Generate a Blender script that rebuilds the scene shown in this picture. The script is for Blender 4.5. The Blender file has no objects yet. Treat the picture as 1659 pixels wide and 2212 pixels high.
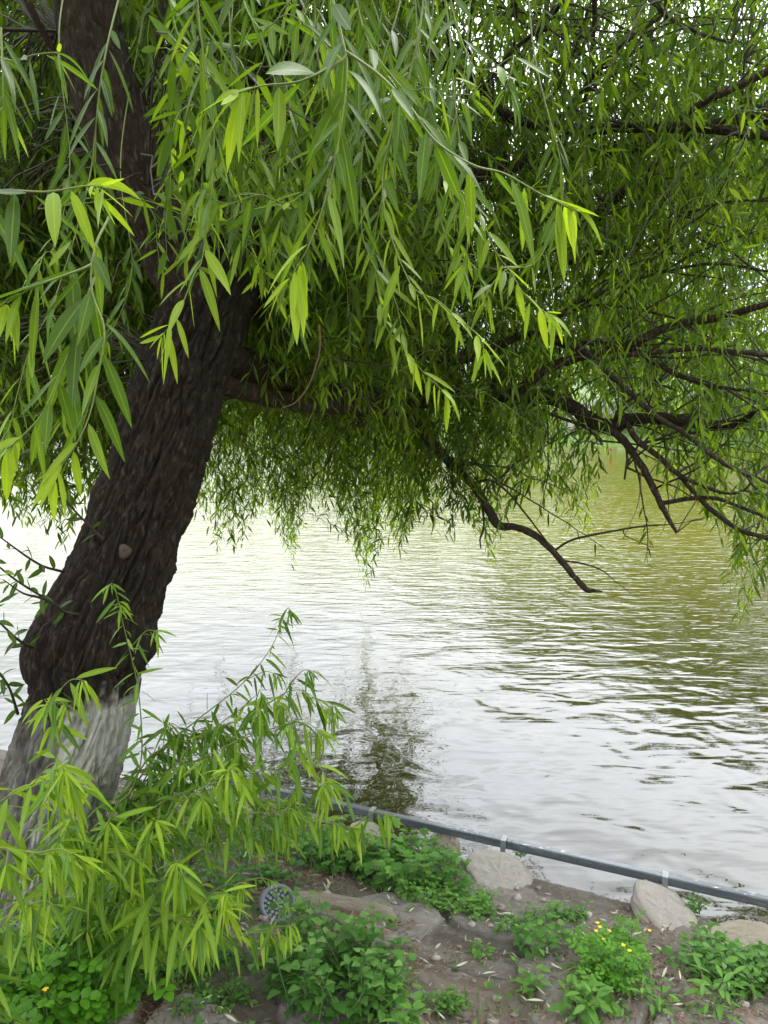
import bpy, math
import numpy as np
from mathutils import Vector

rng = np.random.default_rng(11)
S = bpy.context.scene
COL = S.collection
R = math.radians

# ------------------------------------------------------------------ camera frame (photo measured on a 1659 x 2212 sheet)
CAM_Z = 2.05
PITCH = R(7.6)
F = 1661.6
_f = np.array([0, math.cos(PITCH), -math.sin(PITCH)])
_u = np.array([0, math.sin(PITCH), math.cos(PITCH)])
_r = np.array([1.0, 0, 0])
EYE = np.array([0, 0, CAM_Z])


def at(px, py, Y):
    """world point seen at a sheet position, at forward distance Y"""
    px, py, Y = np.asarray(px, float), np.asarray(py, float), np.asarray(Y, float)
    a = (px - 829.5) / F
    b = (1106 - py) / F
    d = _f + a[..., None] * _r + b[..., None] * _u
    return EYE + d * (Y / d[..., 1])[..., None]


def proj(p):
    q = p - EYE
    dep = q @ _f
    return 829.5 + F * (q @ _r) / dep, 1106 - F * (q @ _u) / dep, dep


def norm(v):
    return v / (np.linalg.norm(v, axis=-1, keepdims=True) + 1e-9)


# ------------------------------------------------------------------ noise
_perm = rng.permutation(256)
_perm = np.concatenate([_perm, _perm, _perm])
_grad = norm(rng.normal(size=(256, 3)))


def perlin(p):
    p = np.asarray(p, float)
    i = np.floor(p).astype(int)
    f = p - i
    w = f * f * f * (f * (f * 6 - 15) + 10)
    i &= 255
    out = 0
    for dx in (0, 1):
        for dy in (0, 1):
            for dz in (0, 1):
                h = _perm[_perm[_perm[(i[..., 0] + dx) & 255] + ((i[..., 1] + dy) & 255)] + ((i[..., 2] + dz) & 255)]
                g = _grad[h]
                v = ((f - np.array([dx, dy, dz])) * g).sum(-1)
                wx = w[..., 0] if dx else 1 - w[..., 0]
                wy = w[..., 1] if dy else 1 - w[..., 1]
                wz = w[..., 2] if dz else 1 - w[..., 2]
                out = out + v * wx * wy * wz
    return out * 1.6


def fbm(p, o=4):
    a, s, t = 1.0, 0, 0
    p = np.asarray(p, float)
    for k in range(o):
        s = s + a * perlin(p * 2 ** k + 17.3 * k)
        t += a
        a *= 0.5
    return s / t


def voro(p):
    """F1, F2 distances and a random value of the nearest cell"""
    i = np.floor(p).astype(int)
    f1 = np.full(p.shape[:-1], 9.0)
    f2 = f1.copy()
    cid = np.zeros(p.shape[:-1])
    for dx in (-1, 0, 1):
        for dy in (-1, 0, 1):
            for dz in (-1, 0, 1):
                c = i + np.array([dx, dy, dz])
                h = _perm[_perm[_perm[c[..., 0] & 255] + (c[..., 1] & 255)] + (c[..., 2] & 255)]
                o = (_grad[h] * 0.5 + 0.5)
                d = np.linalg.norm(c + o - p, axis=-1)
                new = d < f1
                f2 = np.where(new, f1, np.minimum(f2, d))
                cid = np.where(new, h / 255.0, cid)
                f1 = np.where(new, d, f1)
    return f1, f2, cid


def sstep(a, b, x):
    t = np.clip((x - a) / (b - a), 0, 1)
    return t * t * (3 - 2 * t)


# ------------------------------------------------------------------ objects
class MB:
    """collects quads into one mesh"""

    def __init__(self):
        self.v, self.q, self.a, self.uv, self.n = [], [], {}, [], 0
        self.mi = []

    def add(self, v, q, tint=None, uv=None, mi=0):
        v = np.asarray(v, float).reshape(-1, 3)
        q = np.asarray(q, int).reshape(-1, 4)
        self.v.append(v)
        self.q.append(q + self.n)
        self.n += len(v)
        self.a.setdefault('tint', []).append(np.full(len(v), 0.5) if tint is None else np.broadcast_to(tint, (len(v),)))
        self.uv.append(np.zeros((len(v), 2)) if uv is None else uv)
        self.mi.append(np.full(len(q), mi))
        return self

    def build(self, name, mats, parent=None, smooth=True, extra=None):
        me = bpy.data.meshes.new(name)
        if self.n:
            v = np.concatenate(self.v)
            q = np.concatenate(self.q)
            me.vertices.add(len(v))
            me.vertices.foreach_set('co', v.ravel())
            me.loops.add(len(q) * 4)
            me.loops.foreach_set('vertex_index', q.ravel())
            me.polygons.add(len(q))
            me.polygons.foreach_set('loop_start', np.arange(len(q)) * 4)
            me.polygons.foreach_set('use_smooth', np.full(len(q), smooth))
            me.polygons.foreach_set('material_index', np.concatenate(self.mi))
            at_ = me.attributes.new('tint', 'FLOAT', 'POINT')
            at_.data.foreach_set('value', np.concatenate(self.a['tint']).astype(float))
            if extra:
                for k, x in extra.items():
                    a_ = me.attributes.new(k, 'FLOAT', 'POINT')
                    a_.data.foreach_set('value', np.asarray(x, float).ravel())
            uv = np.concatenate(self.uv)[q.ravel()]
            if np.any(uv):
                l = me.uv_layers.new(name='UVMap')
                l.data.foreach_set('uv', uv.ravel())
            me.update(calc_edges=True)
            me.validate()
        for m in (mats if isinstance(mats, (list, tuple)) else [mats]):
            me.materials.append(m)
        o = bpy.data.objects.new(name, me)
        COL.objects.link(o)
        if parent is not None:
            o.parent = parent
            if parent.type == 'EMPTY':
                o.matrix_parent_inverse = parent.matrix_basis.inverted()
        return o


def thing(name, label, cat, loc=(0, 0, 0), group=None):
    o = bpy.data.objects.new(name, None)
    o.empty_display_size = 0.1
    COL.objects.link(o)
    o.location = tuple(float(c) for c in loc)
    o['label'] = label
    o['category'] = cat
    if group:
        o['group'] = group
    return o


def tag(o, label, cat, group=None):
    o['label'] = label
    o['category'] = cat
    if group:
        o['group'] = group
    return o


# ------------------------------------------------------------------ geometry
def spline(pts, n):
    """Catmull-Rom through rows of any width, n samples even in arc length"""
    p = np.asarray(pts, float)
    p = np.vstack([2 * p[0] - p[1], p, 2 * p[-1] - p[-2]])
    out = []
    for i in range(1, len(p) - 2):
        t = np.linspace(0, 1, 24, endpoint=False)[:, None]
        a, b, c, d = p[i - 1], p[i], p[i + 1], p[i + 2]
        out.append(0.5 * (2 * b + (c - a) * t + (2 * a - 5 * b + 4 * c - d) * t ** 2 + (3 * b - a - 3 * c + d) * t ** 3))
    out = np.vstack(out + [p[-2][None]])
    s = np.r_[0, np.cumsum(np.linalg.norm(np.diff(out[:, :3], axis=0), axis=1))]
    x = np.linspace(0, s[-1], n)
    return np.stack([np.interp(x, s, out[:, k]) for k in range(out.shape[1])], 1), x


def frames(p):
    t = norm(np.gradient(p, axis=0))
    n = np.zeros_like(t)
    h = np.array([0.3, -1.0, 0.2])
    v = h - t[0] * (h @ t[0])
    for i in range(len(p)):
        v = v - t[i] * (v @ t[i])
        v = v / np.linalg.norm(v)
        n[i] = v
    return t, n, np.cross(t, n)


def tube_grid(m, n):
    i = np.arange(m - 1)[:, None] * n
    j = np.arange(n)[None]
    k = (j + 1) % n
    return np.stack([i + j, i + k, i + n + k, i + n + j], -1).reshape(-1, 4)


def tube(p, r, n=8, disp=None, cap=True):
    """p (m,3), r (m,), optional radial displacement (m,n)"""
    t, a, b = frames(p)
    th = np.linspace(0, 2 * np.pi, n, endpoint=False)
    rr = np.broadcast_to(np.asarray(r, float)[:, None], (len(p), n)).copy()
    if disp is not None:
        rr = rr + disp
    d = np.cos(th)[None, :, None] * a[:, None] + np.sin(th)[None, :, None] * b[:, None]
    v = p[:, None] + d * rr[..., None]
    q = tube_grid(len(p), n)
    if cap:
        v = np.concatenate([v, np.broadcast_to(p[-1] + t[-1] * r[-1] * 0.3, (1, n, 3)) + d[-1:] * rr[-1:, :, None] * 0.03,], 0)
        q = tube_grid(len(p) + 1, n)
    return v.reshape(-1, 3), q


def thin_tubes(pos, r0, r1, n=3):
    """many twigs at once: pos (N,K,3)"""
    N, K, _ = pos.shape
    t = norm(np.gradient(pos, axis=1))
    h = norm(rng.normal(size=(N, 1, 3)))
    a = norm(np.cross(t, h))
    b = np.cross(t, a)
    th = np.linspace(0, 2 * np.pi, n, endpoint=False)
    r = (r0 + (r1 - r0) * np.linspace(0, 1, K))
    d = np.cos(th)[None, None, :, None] * a[:, :, None] + np.sin(th)[None, None, :, None] * b[:, :, None]
    v = pos[:, :, None] + d * r[None, :, None, None]
    q = (tube_grid(K, n)[None] + (np.arange(N) * K * n)[:, None, None]).reshape(-1, 4)
    return v.reshape(-1, 3), q


LANCE = lambda s: np.clip(2.72 * s ** 0.62 * (1 - s) ** 0.85, 0.02, 1)
OVATE = lambda s: np.clip(2.8 * s ** 0.55 * (1 - s) ** 1.05, 0.02, 1)
BLADE = lambda s: np.clip((1 - s) ** 0.6, 0.03, 1) * np.clip(0.5 + s * 3, 0, 1)


def tooth(vals):
    return lambda s: np.interp(s, np.linspace(0, 1, len(vals)), vals)


GOOSE = tooth([.03, .35, .95, .8, .98, .62, .74, .38, .44, .16, .03])
LOBED = tooth([.03, .3, .95, .7, 1.0, .75, .95, .55, .5, .1])


def leaves(mb, P, D, U, L, W, prof=LANCE, K=3, curve=0.0, fold=0.12, mid=False, tint=0.5, twist=0.0, mi=0, down=True):
    """N leaf blades at once; U = rough direction the upper face looks to"""
    P, D, U = np.asarray(P, float), norm(np.asarray(D, float)), np.asarray(U, float)
    N = len(P)
    if N == 0:
        return
    L, W, curve = (np.broadcast_to(np.asarray(x, float), (N,)) for x in (L, W, curve))
    side = norm(np.cross(D, U))
    nor = np.cross(side, D)
    s = np.linspace(0, 1, K + 1)
    w = prof(s)
    bend = np.array([0, 0, -1.0]) if down else -nor
    c = P[:, None] + D[:, None] * (L[:, None] * s)[..., None] * (1 - 0.25 * np.abs(curve)[:, None] * s)[..., None]
    c = c + (bend if down else bend[:, None]) * (L[:, None] * curve[:, None] * s ** 2)[..., None]
    tw = np.broadcast_to(np.asarray(twist, float), (N,))[:, None] * s[None]
    sd = side[:, None] * np.cos(tw)[..., None] + nor[:, None] * np.sin(tw)[..., None]
    nn = -side[:, None] * np.sin(tw)[..., None] + nor[:, None] * np.cos(tw)[..., None]
    hw = (W[:, None] * 0.5 * w)[..., None]
    lft = c - sd * hw + nn * hw * fold * 2
    rgt = c + sd * hw + nn * hw * fold * 2
    M = 3 if mid else 2
    v = np.stack([lft, c, rgt] if mid else [lft, rgt], 2)
    one = []
    for k in range(K):
        for m in range(M - 1):
            one.append([k * M + m, k * M + m + 1, (k + 1) * M + m + 1, (k + 1) * M + m])
    q = (np.array(one)[None] + (np.arange(N) * (K + 1) * M)[:, None, None]).reshape(-1, 4)
    tt = np.broadcast_to(np.asarray(tint, float), (N,))
    uu = np.linspace(0, 1, M)
    uv = np.stack(np.broadcast_arrays(uu[None, :], (s[:, None] * 0.98 + 0.01)), -1).reshape(1, -1, 2)
    uv = np.broadcast_to(uv, (N, (K + 1) * M, 2)).reshape(-1, 2)
    mb.add(v.reshape(-1, 3), q, np.repeat(tt, (K + 1) * M), uv, mi)


def grow(N, d0, length, K, droop, wob=0.12):
    """drooping withes from the origin -> (N,K+1,3)"""
    d = norm(d0)
    pos = [np.zeros((N, 3))]
    st = (length / K)[:, None]
    for k in range(K):
        d = norm(d + np.array([0, 0, -1.0]) * droop[:, None] * st + rng.normal(size=(N, 3)) * wob * 0.5)
        pos.append(pos[-1] + d * st)
    return np.stack(pos, 1)


def dress(mb, pos, leaf_len, ratio=0.15, K=3, mid=False, tint0=0.35, first=1, fold=0.12, skip=0.0, down=0.5, curve=(0.0, 0.25), young=0.35, pscale=None):
    """alternate leaves along withes pos (N,M,3)"""
    N, M, _ = pos.shape
    T = norm(np.gradient(pos, axis=1))[:, first:]
    p = pos[:, first:]
    n = M - first
    k = np.arange(n)
    phi = k[None] * 2.4 + rng.uniform(0, 6.28, (N, 1)) + rng.normal(0, .35, (N, n))
    h = norm(rng.normal(size=(N, 1, 3)))
    a = norm(np.cross(T, h))
    b = np.cross(T, a)
    lat = np.cos(phi)[..., None] * a + np.sin(phi)[..., None] * b
    D = T * 0.7 + lat * 0.9 + np.array([0, 0, -down * .85]) + rng.normal(size=p.shape) * 0.22
    U = np.array([0, 0, 0.7]) + lat * 0.3 + rng.normal(size=p.shape) * 0.45
    L = leaf_len * rng.uniform(0.65, 1.15, (N, n))
    if pscale is not None:
        L = L * pscale[:, None]
    grow_ = k[None] / max(n - 1, 1)
    L = L * (1 - 0.35 * grow_ ** 3)
    tint = tint0 + .06 + rng.normal(0, .17, (N, n)) + young * grow_ ** 3 + rng.normal(0, .06, (N, 1)) + .6 * (rng.random((N, n)) < .012)
    keep = (rng.random((N, n)) >= skip).ravel()
    f = lambda x: x.reshape(-1, 3)[keep]
    Lr = L.ravel()[keep]
    leaves(mb, f(p), f(D), f(U), Lr, Lr * ratio * rng.uniform(.8, 1.2, Lr.shape), LANCE, K, rng.uniform(*curve, Lr.shape), fold, mid,
           np.clip(tint.ravel()[keep], 0.02, 1), rng.normal(0, .35, Lr.shape))


# ------------------------------------------------------------------ materials
def mat(name):
    m = bpy.data.materials.new(name)
    m.use_nodes = True
    nt = m.node_tree
    nt.nodes.clear()
    out = nt.nodes.new('ShaderNodeOutputMaterial')
    return m, nt, out


def nd(nt, t, ins=None, **kw):
    n = nt.nodes.new('ShaderNode' + t)
    for k, v in kw.items():
        setattr(n, k, v)
    for k, v in (ins or {}).items():
        if isinstance(v, bpy.types.NodeSocket):
            nt.links.new(v, n.inputs[k])
        else:
            n.inputs[k].default_value = v
    return n


def ramp(nt, fac, stops, interp='LINEAR'):
    n = nd(nt, 'ValToRGB', {'Fac': fac})
    e = n.color_ramp.elements
    n.color_ramp.interpolation = interp
    while len(e) < len(stops):
        e.new(0.5)
    for x, (p, c) in zip(e, stops):
        x.position = p
        x.color = (c, c, c, 1) if isinstance(c, (int, float)) else (*c, 1)
    return n.outputs['Color']


def noise(nt, scale, detail=4, rough=.55, vec=None, dist=0.0):
    ins = {'Scale': scale, 'Detail': detail, 'Roughness': rough, 'Distortion': dist}
    if vec is not None:
        ins['Vector'] = vec
    return nd(nt, 'TexNoise', ins).outputs['Fac']


def mixc(nt, fac, a, b, mode='MIX'):
    n = nd(nt, 'MixRGB', blend_type=mode)
    for k, v in (('Fac', fac), ('Color1', a), ('Color2', b)):
        if isinstance(v, bpy.types.NodeSocket):
            nt.links.new(v, n.inputs[k])
        else:
            n.inputs[k].default_value = v if isinstance(v, (int, float)) else (*v, 1)
    return n.outputs['Color']


def pos_vec(nt, scale=(1, 1, 1), rot=(0, 0, 0)):
    g = nd(nt, 'TexCoord').outputs['Object']
    return nd(nt, 'Mapping', {'Vector': g, 'Scale': scale, 'Rotation': rot}).outputs['Vector']


def leaf_mat(name, dark, midc, young, trans=0.45, vein=False, under=0.35, rough=0.42, tgain=1.5):
    m, nt, out = mat(name)
    t = nd(nt, 'Attribute', attribute_name='tint').outputs['Fac']
    c = ramp(nt, t, [(0.0, dark), (0.5, midc), (1.0, young)])
    if vein:
        uv = nd(nt, 'TexCoord').outputs['UV']
        u = nd(nt, 'SeparateXYZ', {'Vector': uv}).outputs['X']
        d = nd(nt, 'Math', {0: u, 1: 0.5}, operation='SUBTRACT').outputs[0]
        d = nd(nt, 'Math', {0: d}, operation='ABSOLUTE').outputs[0]
        rib = ramp(nt, d, [(0.0, 1.0), (0.03, 0.7), (0.065, 0.0)])
        c = mixc(nt, nd(nt, 'Math', {0: rib, 1: 0.22}, operation='MULTIPLY').outputs[0], c, tuple(min(1, x * 2.0 + .03) for x in young))
        sp = noise(nt, 160, 2)
        c = mixc(nt, ramp(nt, sp, [(0.62, 0.0), (0.75, 0.3)]), c, tuple(x * 0.9 + .06 for x in young))
    geo = nd(nt, 'NewGeometry')
    pale = mixc(nt, 0.5, c, (0.17, 0.23, 0.12))
    bf = nd(nt, 'Math', {0: geo.outputs['Backfacing'], 1: under}, operation='MULTIPLY').outputs[0]
    c2 = mixc(nt, bf, c, pale)
    pr = nd(nt, 'BsdfPrincipled', {'Base Color': c2, 'Roughness': rough, 'Specular IOR Level': 0.26})
    tc = mixc(nt, 1.0, c, (tgain * 1.05, tgain, tgain * 0.55), 'MULTIPLY')
    tr = nd(nt, 'BsdfTranslucent', {'Color': tc})
    mx = nd(nt, 'MixShader', {'Fac': trans, 1: pr.outputs[0], 2: tr.outputs[0]})
    nt.links.new(mx.outputs[0], out.inputs[0])
    return m


def plain(name, col, rough=.7, var=0.25, scale=30, bump=0.0, bscale=60, metal=0.0, spec=0.4, vec=None):
    m, nt, out = mat(name)
    n = noise(nt, scale, 5)
    c = mixc(nt, n, tuple(x * (1 - var) for x in col), tuple(min(1, x * (1 + var)) for x in col))
    ins = {'Base Color': c, 'Roughness': rough, 'Metallic': metal, 'Specular IOR Level': spec}
    pr = nd(nt, 'BsdfPrincipled', ins)
    if bump:
        b = nd(nt, 'Bump', {'Height': noise(nt, bscale, 6), 'Strength': 1.0, 'Distance': bump})
        nt.links.new(b.outputs[0], pr.inputs['Normal'])
    nt.links.new(pr.outputs[0], out.inputs[0])
    return m


M = {}
M['leaf'] = leaf_mat('willow_leaf', (.018, .042, .004), (.078, .152, .008), (.27, .40, .018), .55, tgain=1.75)
M['leaf_near'] = leaf_mat('willow_leaf_near', (.028, .064, .007), (.078, .155, .011), (.29, .41, .022), .48, vein=True, under=.22, tgain=1.7)
M['leaf_shoot'] = leaf_mat('willow_shoot_leaf', (.022, .064, .007), (.092, .195, .015), (.27, .40, .024), .42, vein=True, under=.5)
M['leaf_far'] = leaf_mat('far_leaf', (.034, .075, .007), (.080, .155, .010), (.17, .26, .018), .5)
M['goose'] = leaf_mat('goosefoot_leaf', (.024, .080, .014), (.052, .15, .02), (.18, .32, .08), .3, under=.3, rough=.55)
M['weed'] = leaf_mat('weed_leaf', (.035, .10, .018), (.08, .20, .03), (.17, .34, .05), .35, under=.3, rough=.5)
M['celandine'] = leaf_mat('celandine_leaf', (.04, .13, .01), (.09, .25, .015), (.16, .36, .03), .35, under=.3, rough=.5)
M['grass'] = leaf_mat('grass_blade', (.05, .10, .025), (.10, .19, .04), (.24, .30, .09), .35, under=.1, rough=.5)
M['twig'] = plain('green_twig', (.16, .20, .045), .5, .3, 20)
M['brown_twig'] = plain('brown_twig', (.045, .035, .022), .7, .4, 30, .001, 200)
M['stem'] = plain('weed_stem', (.10, .17, .05), .5, .3, 20)
M['petal'] = plain('yellow_petal', (.85, .55, .01), .45, .08, 20)


def bark_mat(name, wash=False, g=1.0):
    m, nt, out = mat(name)
    n1 = noise(nt, 9, 6, .65)
    n2 = noise(nt, 70, 5, .6, pos_vec(nt, (1, 1, .3), (0, R(-18), 0)))
    c = mixc(nt, n1, tuple(g * x for x in (.020, .014, .009)), tuple(g * x for x in (.058, .042, .029)))
    c = mixc(nt, ramp(nt, n2, [(.55, 0.0), (.68, .62)]), c, tuple(g * x for x in (.17, .135, .10)))
    rust = ramp(nt, noise(nt, 5, 3), [(.6, 0.0), (.74, .4)])
    c = mixc(nt, rust, c, (.075, .036, .018))
    if wash:
        a = nd(nt, 'Attribute', attribute_name='wash').outputs['Fac']
        w = nd(nt, 'Math', {0: a, 1: nd(nt, 'Math', {0: n2, 1: .05}, operation='MULTIPLY').outputs[0]}, operation='ADD').outputs[0]
        w = nd(nt, 'Math', {0: w, 1: nd(nt, 'Math', {0: n1, 1: .5}, operation='MULTIPLY').outputs[0]}, operation='ADD').outputs[0]
        flake = ramp(nt, noise(nt, 22, 6, .7), [(.40, .0), (.52, 1.0)])
        w = nd(nt, 'Math', {0: ramp(nt, w, [(.74, 0.0), (.98, .92)]), 1: nd(nt, 'MapRange', {'Value': flake, 'To Min': .62, 'To Max': 1.0}).outputs[0]}, operation='MULTIPLY').outputs[0]
        pc = mixc(nt, n1, (.37, .355, .305), (.58, .56, .49))
        moss = ramp(nt, noise(nt, 6, 4), [(.55, 0.0), (.75, .4)])
        pc = mixc(nt, moss, pc, (.26, .30, .19))
        c = mixc(nt, w, c, pc)
    pr = nd(nt, 'BsdfPrincipled', {'Base Color': c, 'Roughness': .85, 'Specular IOR Level': .25})
    v = pos_vec(nt, (1, 1, .35))
    b = nd(nt, 'Bump', {'Height': noise(nt, 90, 8, .7, v), 'Strength': 1.0, 'Distance': .013})
    nt.links.new(b.outputs[0], pr.inputs['Normal'])
    nt.links.new(pr.outputs[0], out.inputs[0])
    return m


M['bark'] = bark_mat('willow_bark', g=1.5)
M['limb'] = bark_mat('willow_limb_bark', g=1.0)
M['trunk'] = bark_mat('willow_trunk_bark', True, .62)

# ------------------------------------------------------------------ ground: bank of the lake
ORG = np.array([1.45, 2.69])          # a point on the rail line
DIR = np.array([-.918, .395])
DIR = DIR / np.linalg.norm(DIR)
NRM = np.array([-DIR[1], DIR[0]])      # towards the land
if NRM[1] > 0:
    NRM = -NRM


def st(x, y):
    qx, qy = np.asarray(x) - ORG[0], np.asarray(y) - ORG[1]
    return qx * DIR[0] + qy * DIR[1], qx * NRM[0] + qy * NRM[1]


def xy(s, t):
    return ORG[0] + s * DIR[0] + t * NRM[0], ORG[1] + s * DIR[1] + t * NRM[1]


def ground_base(t):
    return .10 + .19 * np.clip(t, -1, 1.6) + .05 * np.clip(t - 1.6, 0, 4)


def ground_z(x, y):
    s, t = st(x, y)
    p = np.stack([np.asarray(x, float), np.asarray(y, float), np.zeros_like(np.asarray(x, float))], -1)
    return ground_base(t) + .035 * fbm(p * 1.7, 3)


def paving(x, y):
    """flat slabs set in the slope: mask and height of the stones"""
    x, y = np.asarray(x, float), np.asarray(y, float)
    s, t = st(x, y)
    p = np.stack([x, y, np.zeros_like(x)], -1)
    w = p + .13 * np.stack([perlin(p * 3 + 5), perlin(p * 3 + 25), np.zeros_like(x)], -1) + .02 * np.stack([perlin(p * 14 + 5), perlin(p * 14 + 25), np.zeros_like(x)], -1)
    f1, f2, cid = voro(w * 2.7 + np.array([0, 0, .5]))
    zone = sstep(.42, .62, t + .35 * fbm(p * 1.3 + 9, 3))
    stone = sstep(.05, .13, f2 - f1) * zone * sstep(.18, .3, cid)
    return stone, stone * (.016 + .022 * cid + .016 * fbm(p * 7, 5)), cid


def bank_z(x, y):
    x, y = np.asarray(x, float), np.asarray(y, float)
    p = np.stack([x, y, np.zeros_like(x)], -1)
    return ground_z(x, y) + paving(x, y)[1] + .008 * fbm(p * 22, 3)


def on_ground(px, py):
    z = .3
    for _ in range(8):
        a, b = (px - 829.5) / F, (1106 - py) / F
        d = _f + a * _r + b * _u
        p = EYE + d * ((z - CAM_Z) / d[2])
        z = float(bank_z(p[0], p[1]))
    return np.array([p[0], p[1], z])


def build_bank():
    s = np.r_[-90, -60, -40, -25, -15, -9, -5, -3, -2, np.arange(-1.3, 3.3, .008), 3.6, 4.2, 5, 5.6, 6.5, 8, 11, 16, 25, 40, 60, 90]
    t = np.r_[.0, .0001, np.arange(.01, 1.95, .008), 2.05, 2.2, 2.4, 2.6, 3, 3.5, 4.2, 5.5, 8, 12, 20, 35, 60]
    ss, tt = np.meshgrid(s, t, indexing='ij')
    edge = .05 + .045 * fbm(np.stack([s * 2.2, s * 0, s * 0 + 3], -1), 4)
    t2 = tt + edge[:, None] * np.clip(1 - tt / .5, 0, 1)
    x, y = xy(ss, t2)
    z = ground_z(x, y)
    p = np.stack([x, y, np.zeros_like(x)], -1)
    stone, _, cid = paving(x, y)
    z = bank_z(x, y) + .0075 * fbm(p * 48, 3)
    z[:, 0] = -.6
    z[:, 1] = np.minimum(z[:, 1], .08)
    n, m = ss.shape
    i = np.arange(n - 1)[:, None] * m
    j = np.arange(m - 1)[None]
    q = np.stack([i + j, i + j + 1, i + m + j + 1, i + m + j], -1).reshape(-1, 4)
    mb = MB().add(np.stack([x, y, z], -1), q, cid.ravel())
    mt, nt, out = mat('bank_soil_and_stone')
    tc = nd(nt, 'Attribute', attribute_name='tint').outputs['Fac']
    sa = nd(nt, 'Attribute', attribute_name='stone').outputs['Fac']
    n1, n2, n3 = noise(nt, 3.5, 6, .6), noise(nt, 40, 6, .65), noise(nt, 170, 4, .6)
    soil = mixc(nt, n1, (.105, .093, .076), (.225, .203, .170))
    soil = mixc(nt, ramp(nt, n3, [(.35, .6), (.6, 0.0)]), soil, (.09, .07, .052))
    soil = mixc(nt, ramp(nt, n2, [(.38, .75), (.52, 0.0)]), soil, (.055, .045, .035))
    soil = mixc(nt, ramp(nt, n2, [(.58, 0.0), (.70, .6)]), soil, (.27, .245, .20))
    lit = ramp(nt, noise(nt, 4.2, 5, .65), [(.5, 0.0), (.62, .85)])
    soil = mixc(nt, lit, soil, mixc(nt, n3, (.05, .027, .016), (.17, .085, .05)))
    rock = mixc(nt, tc, (.135, .12, .10), (.235, .21, .18))
    rock = mixc(nt, ramp(nt, n2, [(.35, .55), (.6, 0.0)]), rock, (.10, .09, .078))
    rock = mixc(nt, ramp(nt, n3, [(.58, 0.0), (.8, .4)]), rock, (.27, .26, .23))
    vc = nd(nt, 'TexVoronoi', {'Scale': 7.5, 'Vector': mixc(nt, .12, pos_vec(nt), nd(nt, 'TexNoise', {'Scale': 6.0, 'Detail': 4.0}).outputs['Color'], 'ADD')}, feature='DISTANCE_TO_EDGE').outputs['Distance']
    crack = ramp(nt, vc, [(0.0, 1.0), (.022, 0.0)])
    rock = mixc(nt, nd(nt, 'Math', {0: crack, 1: ramp(nt, n1, [(.45, 0.0), (.6, .7)])}, operation='MULTIPLY').outputs[0], rock, (.06, .05, .04))
    c = mixc(nt, sa, soil, rock)
    pr = nd(nt, 'BsdfPrincipled', {'Base Color': c, 'Roughness': .9, 'Specular IOR Level': .2})
    b = nd(nt, 'Bump', {'Height': mixc(nt, .5, n2, n3), 'Strength': 1.0, 'Distance': .014})
    nt.links.new(b.outputs[0], pr.inputs['Normal'])
    nt.links.new(pr.outputs[0], out.inputs[0])
    o = mb.build('lake_bank', mt, extra={'stone': stone})
    o['kind'] = 'structure'


build_bank()


def build_water():
    mt, nt, out = mat('lake_water')
    ang = R(8)
    v1 = pos_vec(nt, (.75, 1.0, 1), (0, 0, ang))
    v2 = pos_vec(nt, (.24, 1.0, 1), (0, 0, ang + R(6)))
    big = noise(nt, 3.2, 2, .5, v1, .3)
    rip = noise(nt, 11, 2, .5, v2, .5)
    geo = nd(nt, 'NewGeometry').outputs['Position']
    # wind roughened stretch: little waves grow with the distance from the sheltered bank
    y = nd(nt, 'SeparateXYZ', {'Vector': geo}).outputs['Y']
    wind = nd(nt, 'MapRange', {'Value': y, 'From Min': 4.6, 'From Max': 11.0, 'To Min': .10, 'To Max': 1.0}).outputs[0]
    patch = ramp(nt, noise(nt, .22, 2), [(.35, .6), (.65, 1.0)])
    wind = nd(nt, 'Math', {0: wind, 1: patch}, operation='MULTIPLY').outputs[0]
    rip = nd(nt, 'Math', {0: rip, 1: nd(nt, 'Math', {0: noise(nt, 17, 1, .5, v1, .3), 1: .22}, operation='MULTIPLY').outputs[0]}, operation='ADD').outputs[0]
    r2 = nd(nt, 'Math', {0: rip, 1: wind}, operation='MULTIPLY').outputs[0]
    b1 = nd(nt, 'Bump', {'Height': big, 'Strength': 1.0, 'Distance': .020})
    b2 = nd(nt, 'Bump', {'Height': r2, 'Strength': 1.0, 'Distance': .028, 'Normal': b1.outputs[0]})
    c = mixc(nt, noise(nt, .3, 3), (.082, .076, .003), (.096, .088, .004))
    clear = nd(nt, 'MapRange', {'Value': y, 'From Min': 4.5, 'From Max': 13.0}).outputs[0]  # canopy shade painted into the body colour: dark near the bank, lighter farther out
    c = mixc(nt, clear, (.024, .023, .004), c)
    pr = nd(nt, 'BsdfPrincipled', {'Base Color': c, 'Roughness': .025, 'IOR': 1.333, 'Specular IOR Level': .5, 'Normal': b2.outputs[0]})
    nt.links.new(pr.outputs[0], out.inputs[0])
    g = np.array([[-250, -60, 0], [250, -60, 0], [250, 260, 0], [-250, 260, 0]], float)
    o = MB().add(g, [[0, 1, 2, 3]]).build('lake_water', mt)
    o['kind'] = 'structure'


build_water()

# ------------------------------------------------------------------ far shore
def shore_y(x):
    return np.interp(x, [-120, -60, -25, 0, 12, 40, 120], [120, 105, 84, 58, 43.5, 38, 30])


def far_z(x, y):
    d = y - shore_y(x)
    hill = np.interp(x, [-80, -20, 0, 20, 60], [.02, .03, .07, .16, .2])
    return .35 * sstep(-.3, .6, d) - .5 * sstep(.2, -3, d) + np.clip(d, 0, 60) * hill


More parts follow.
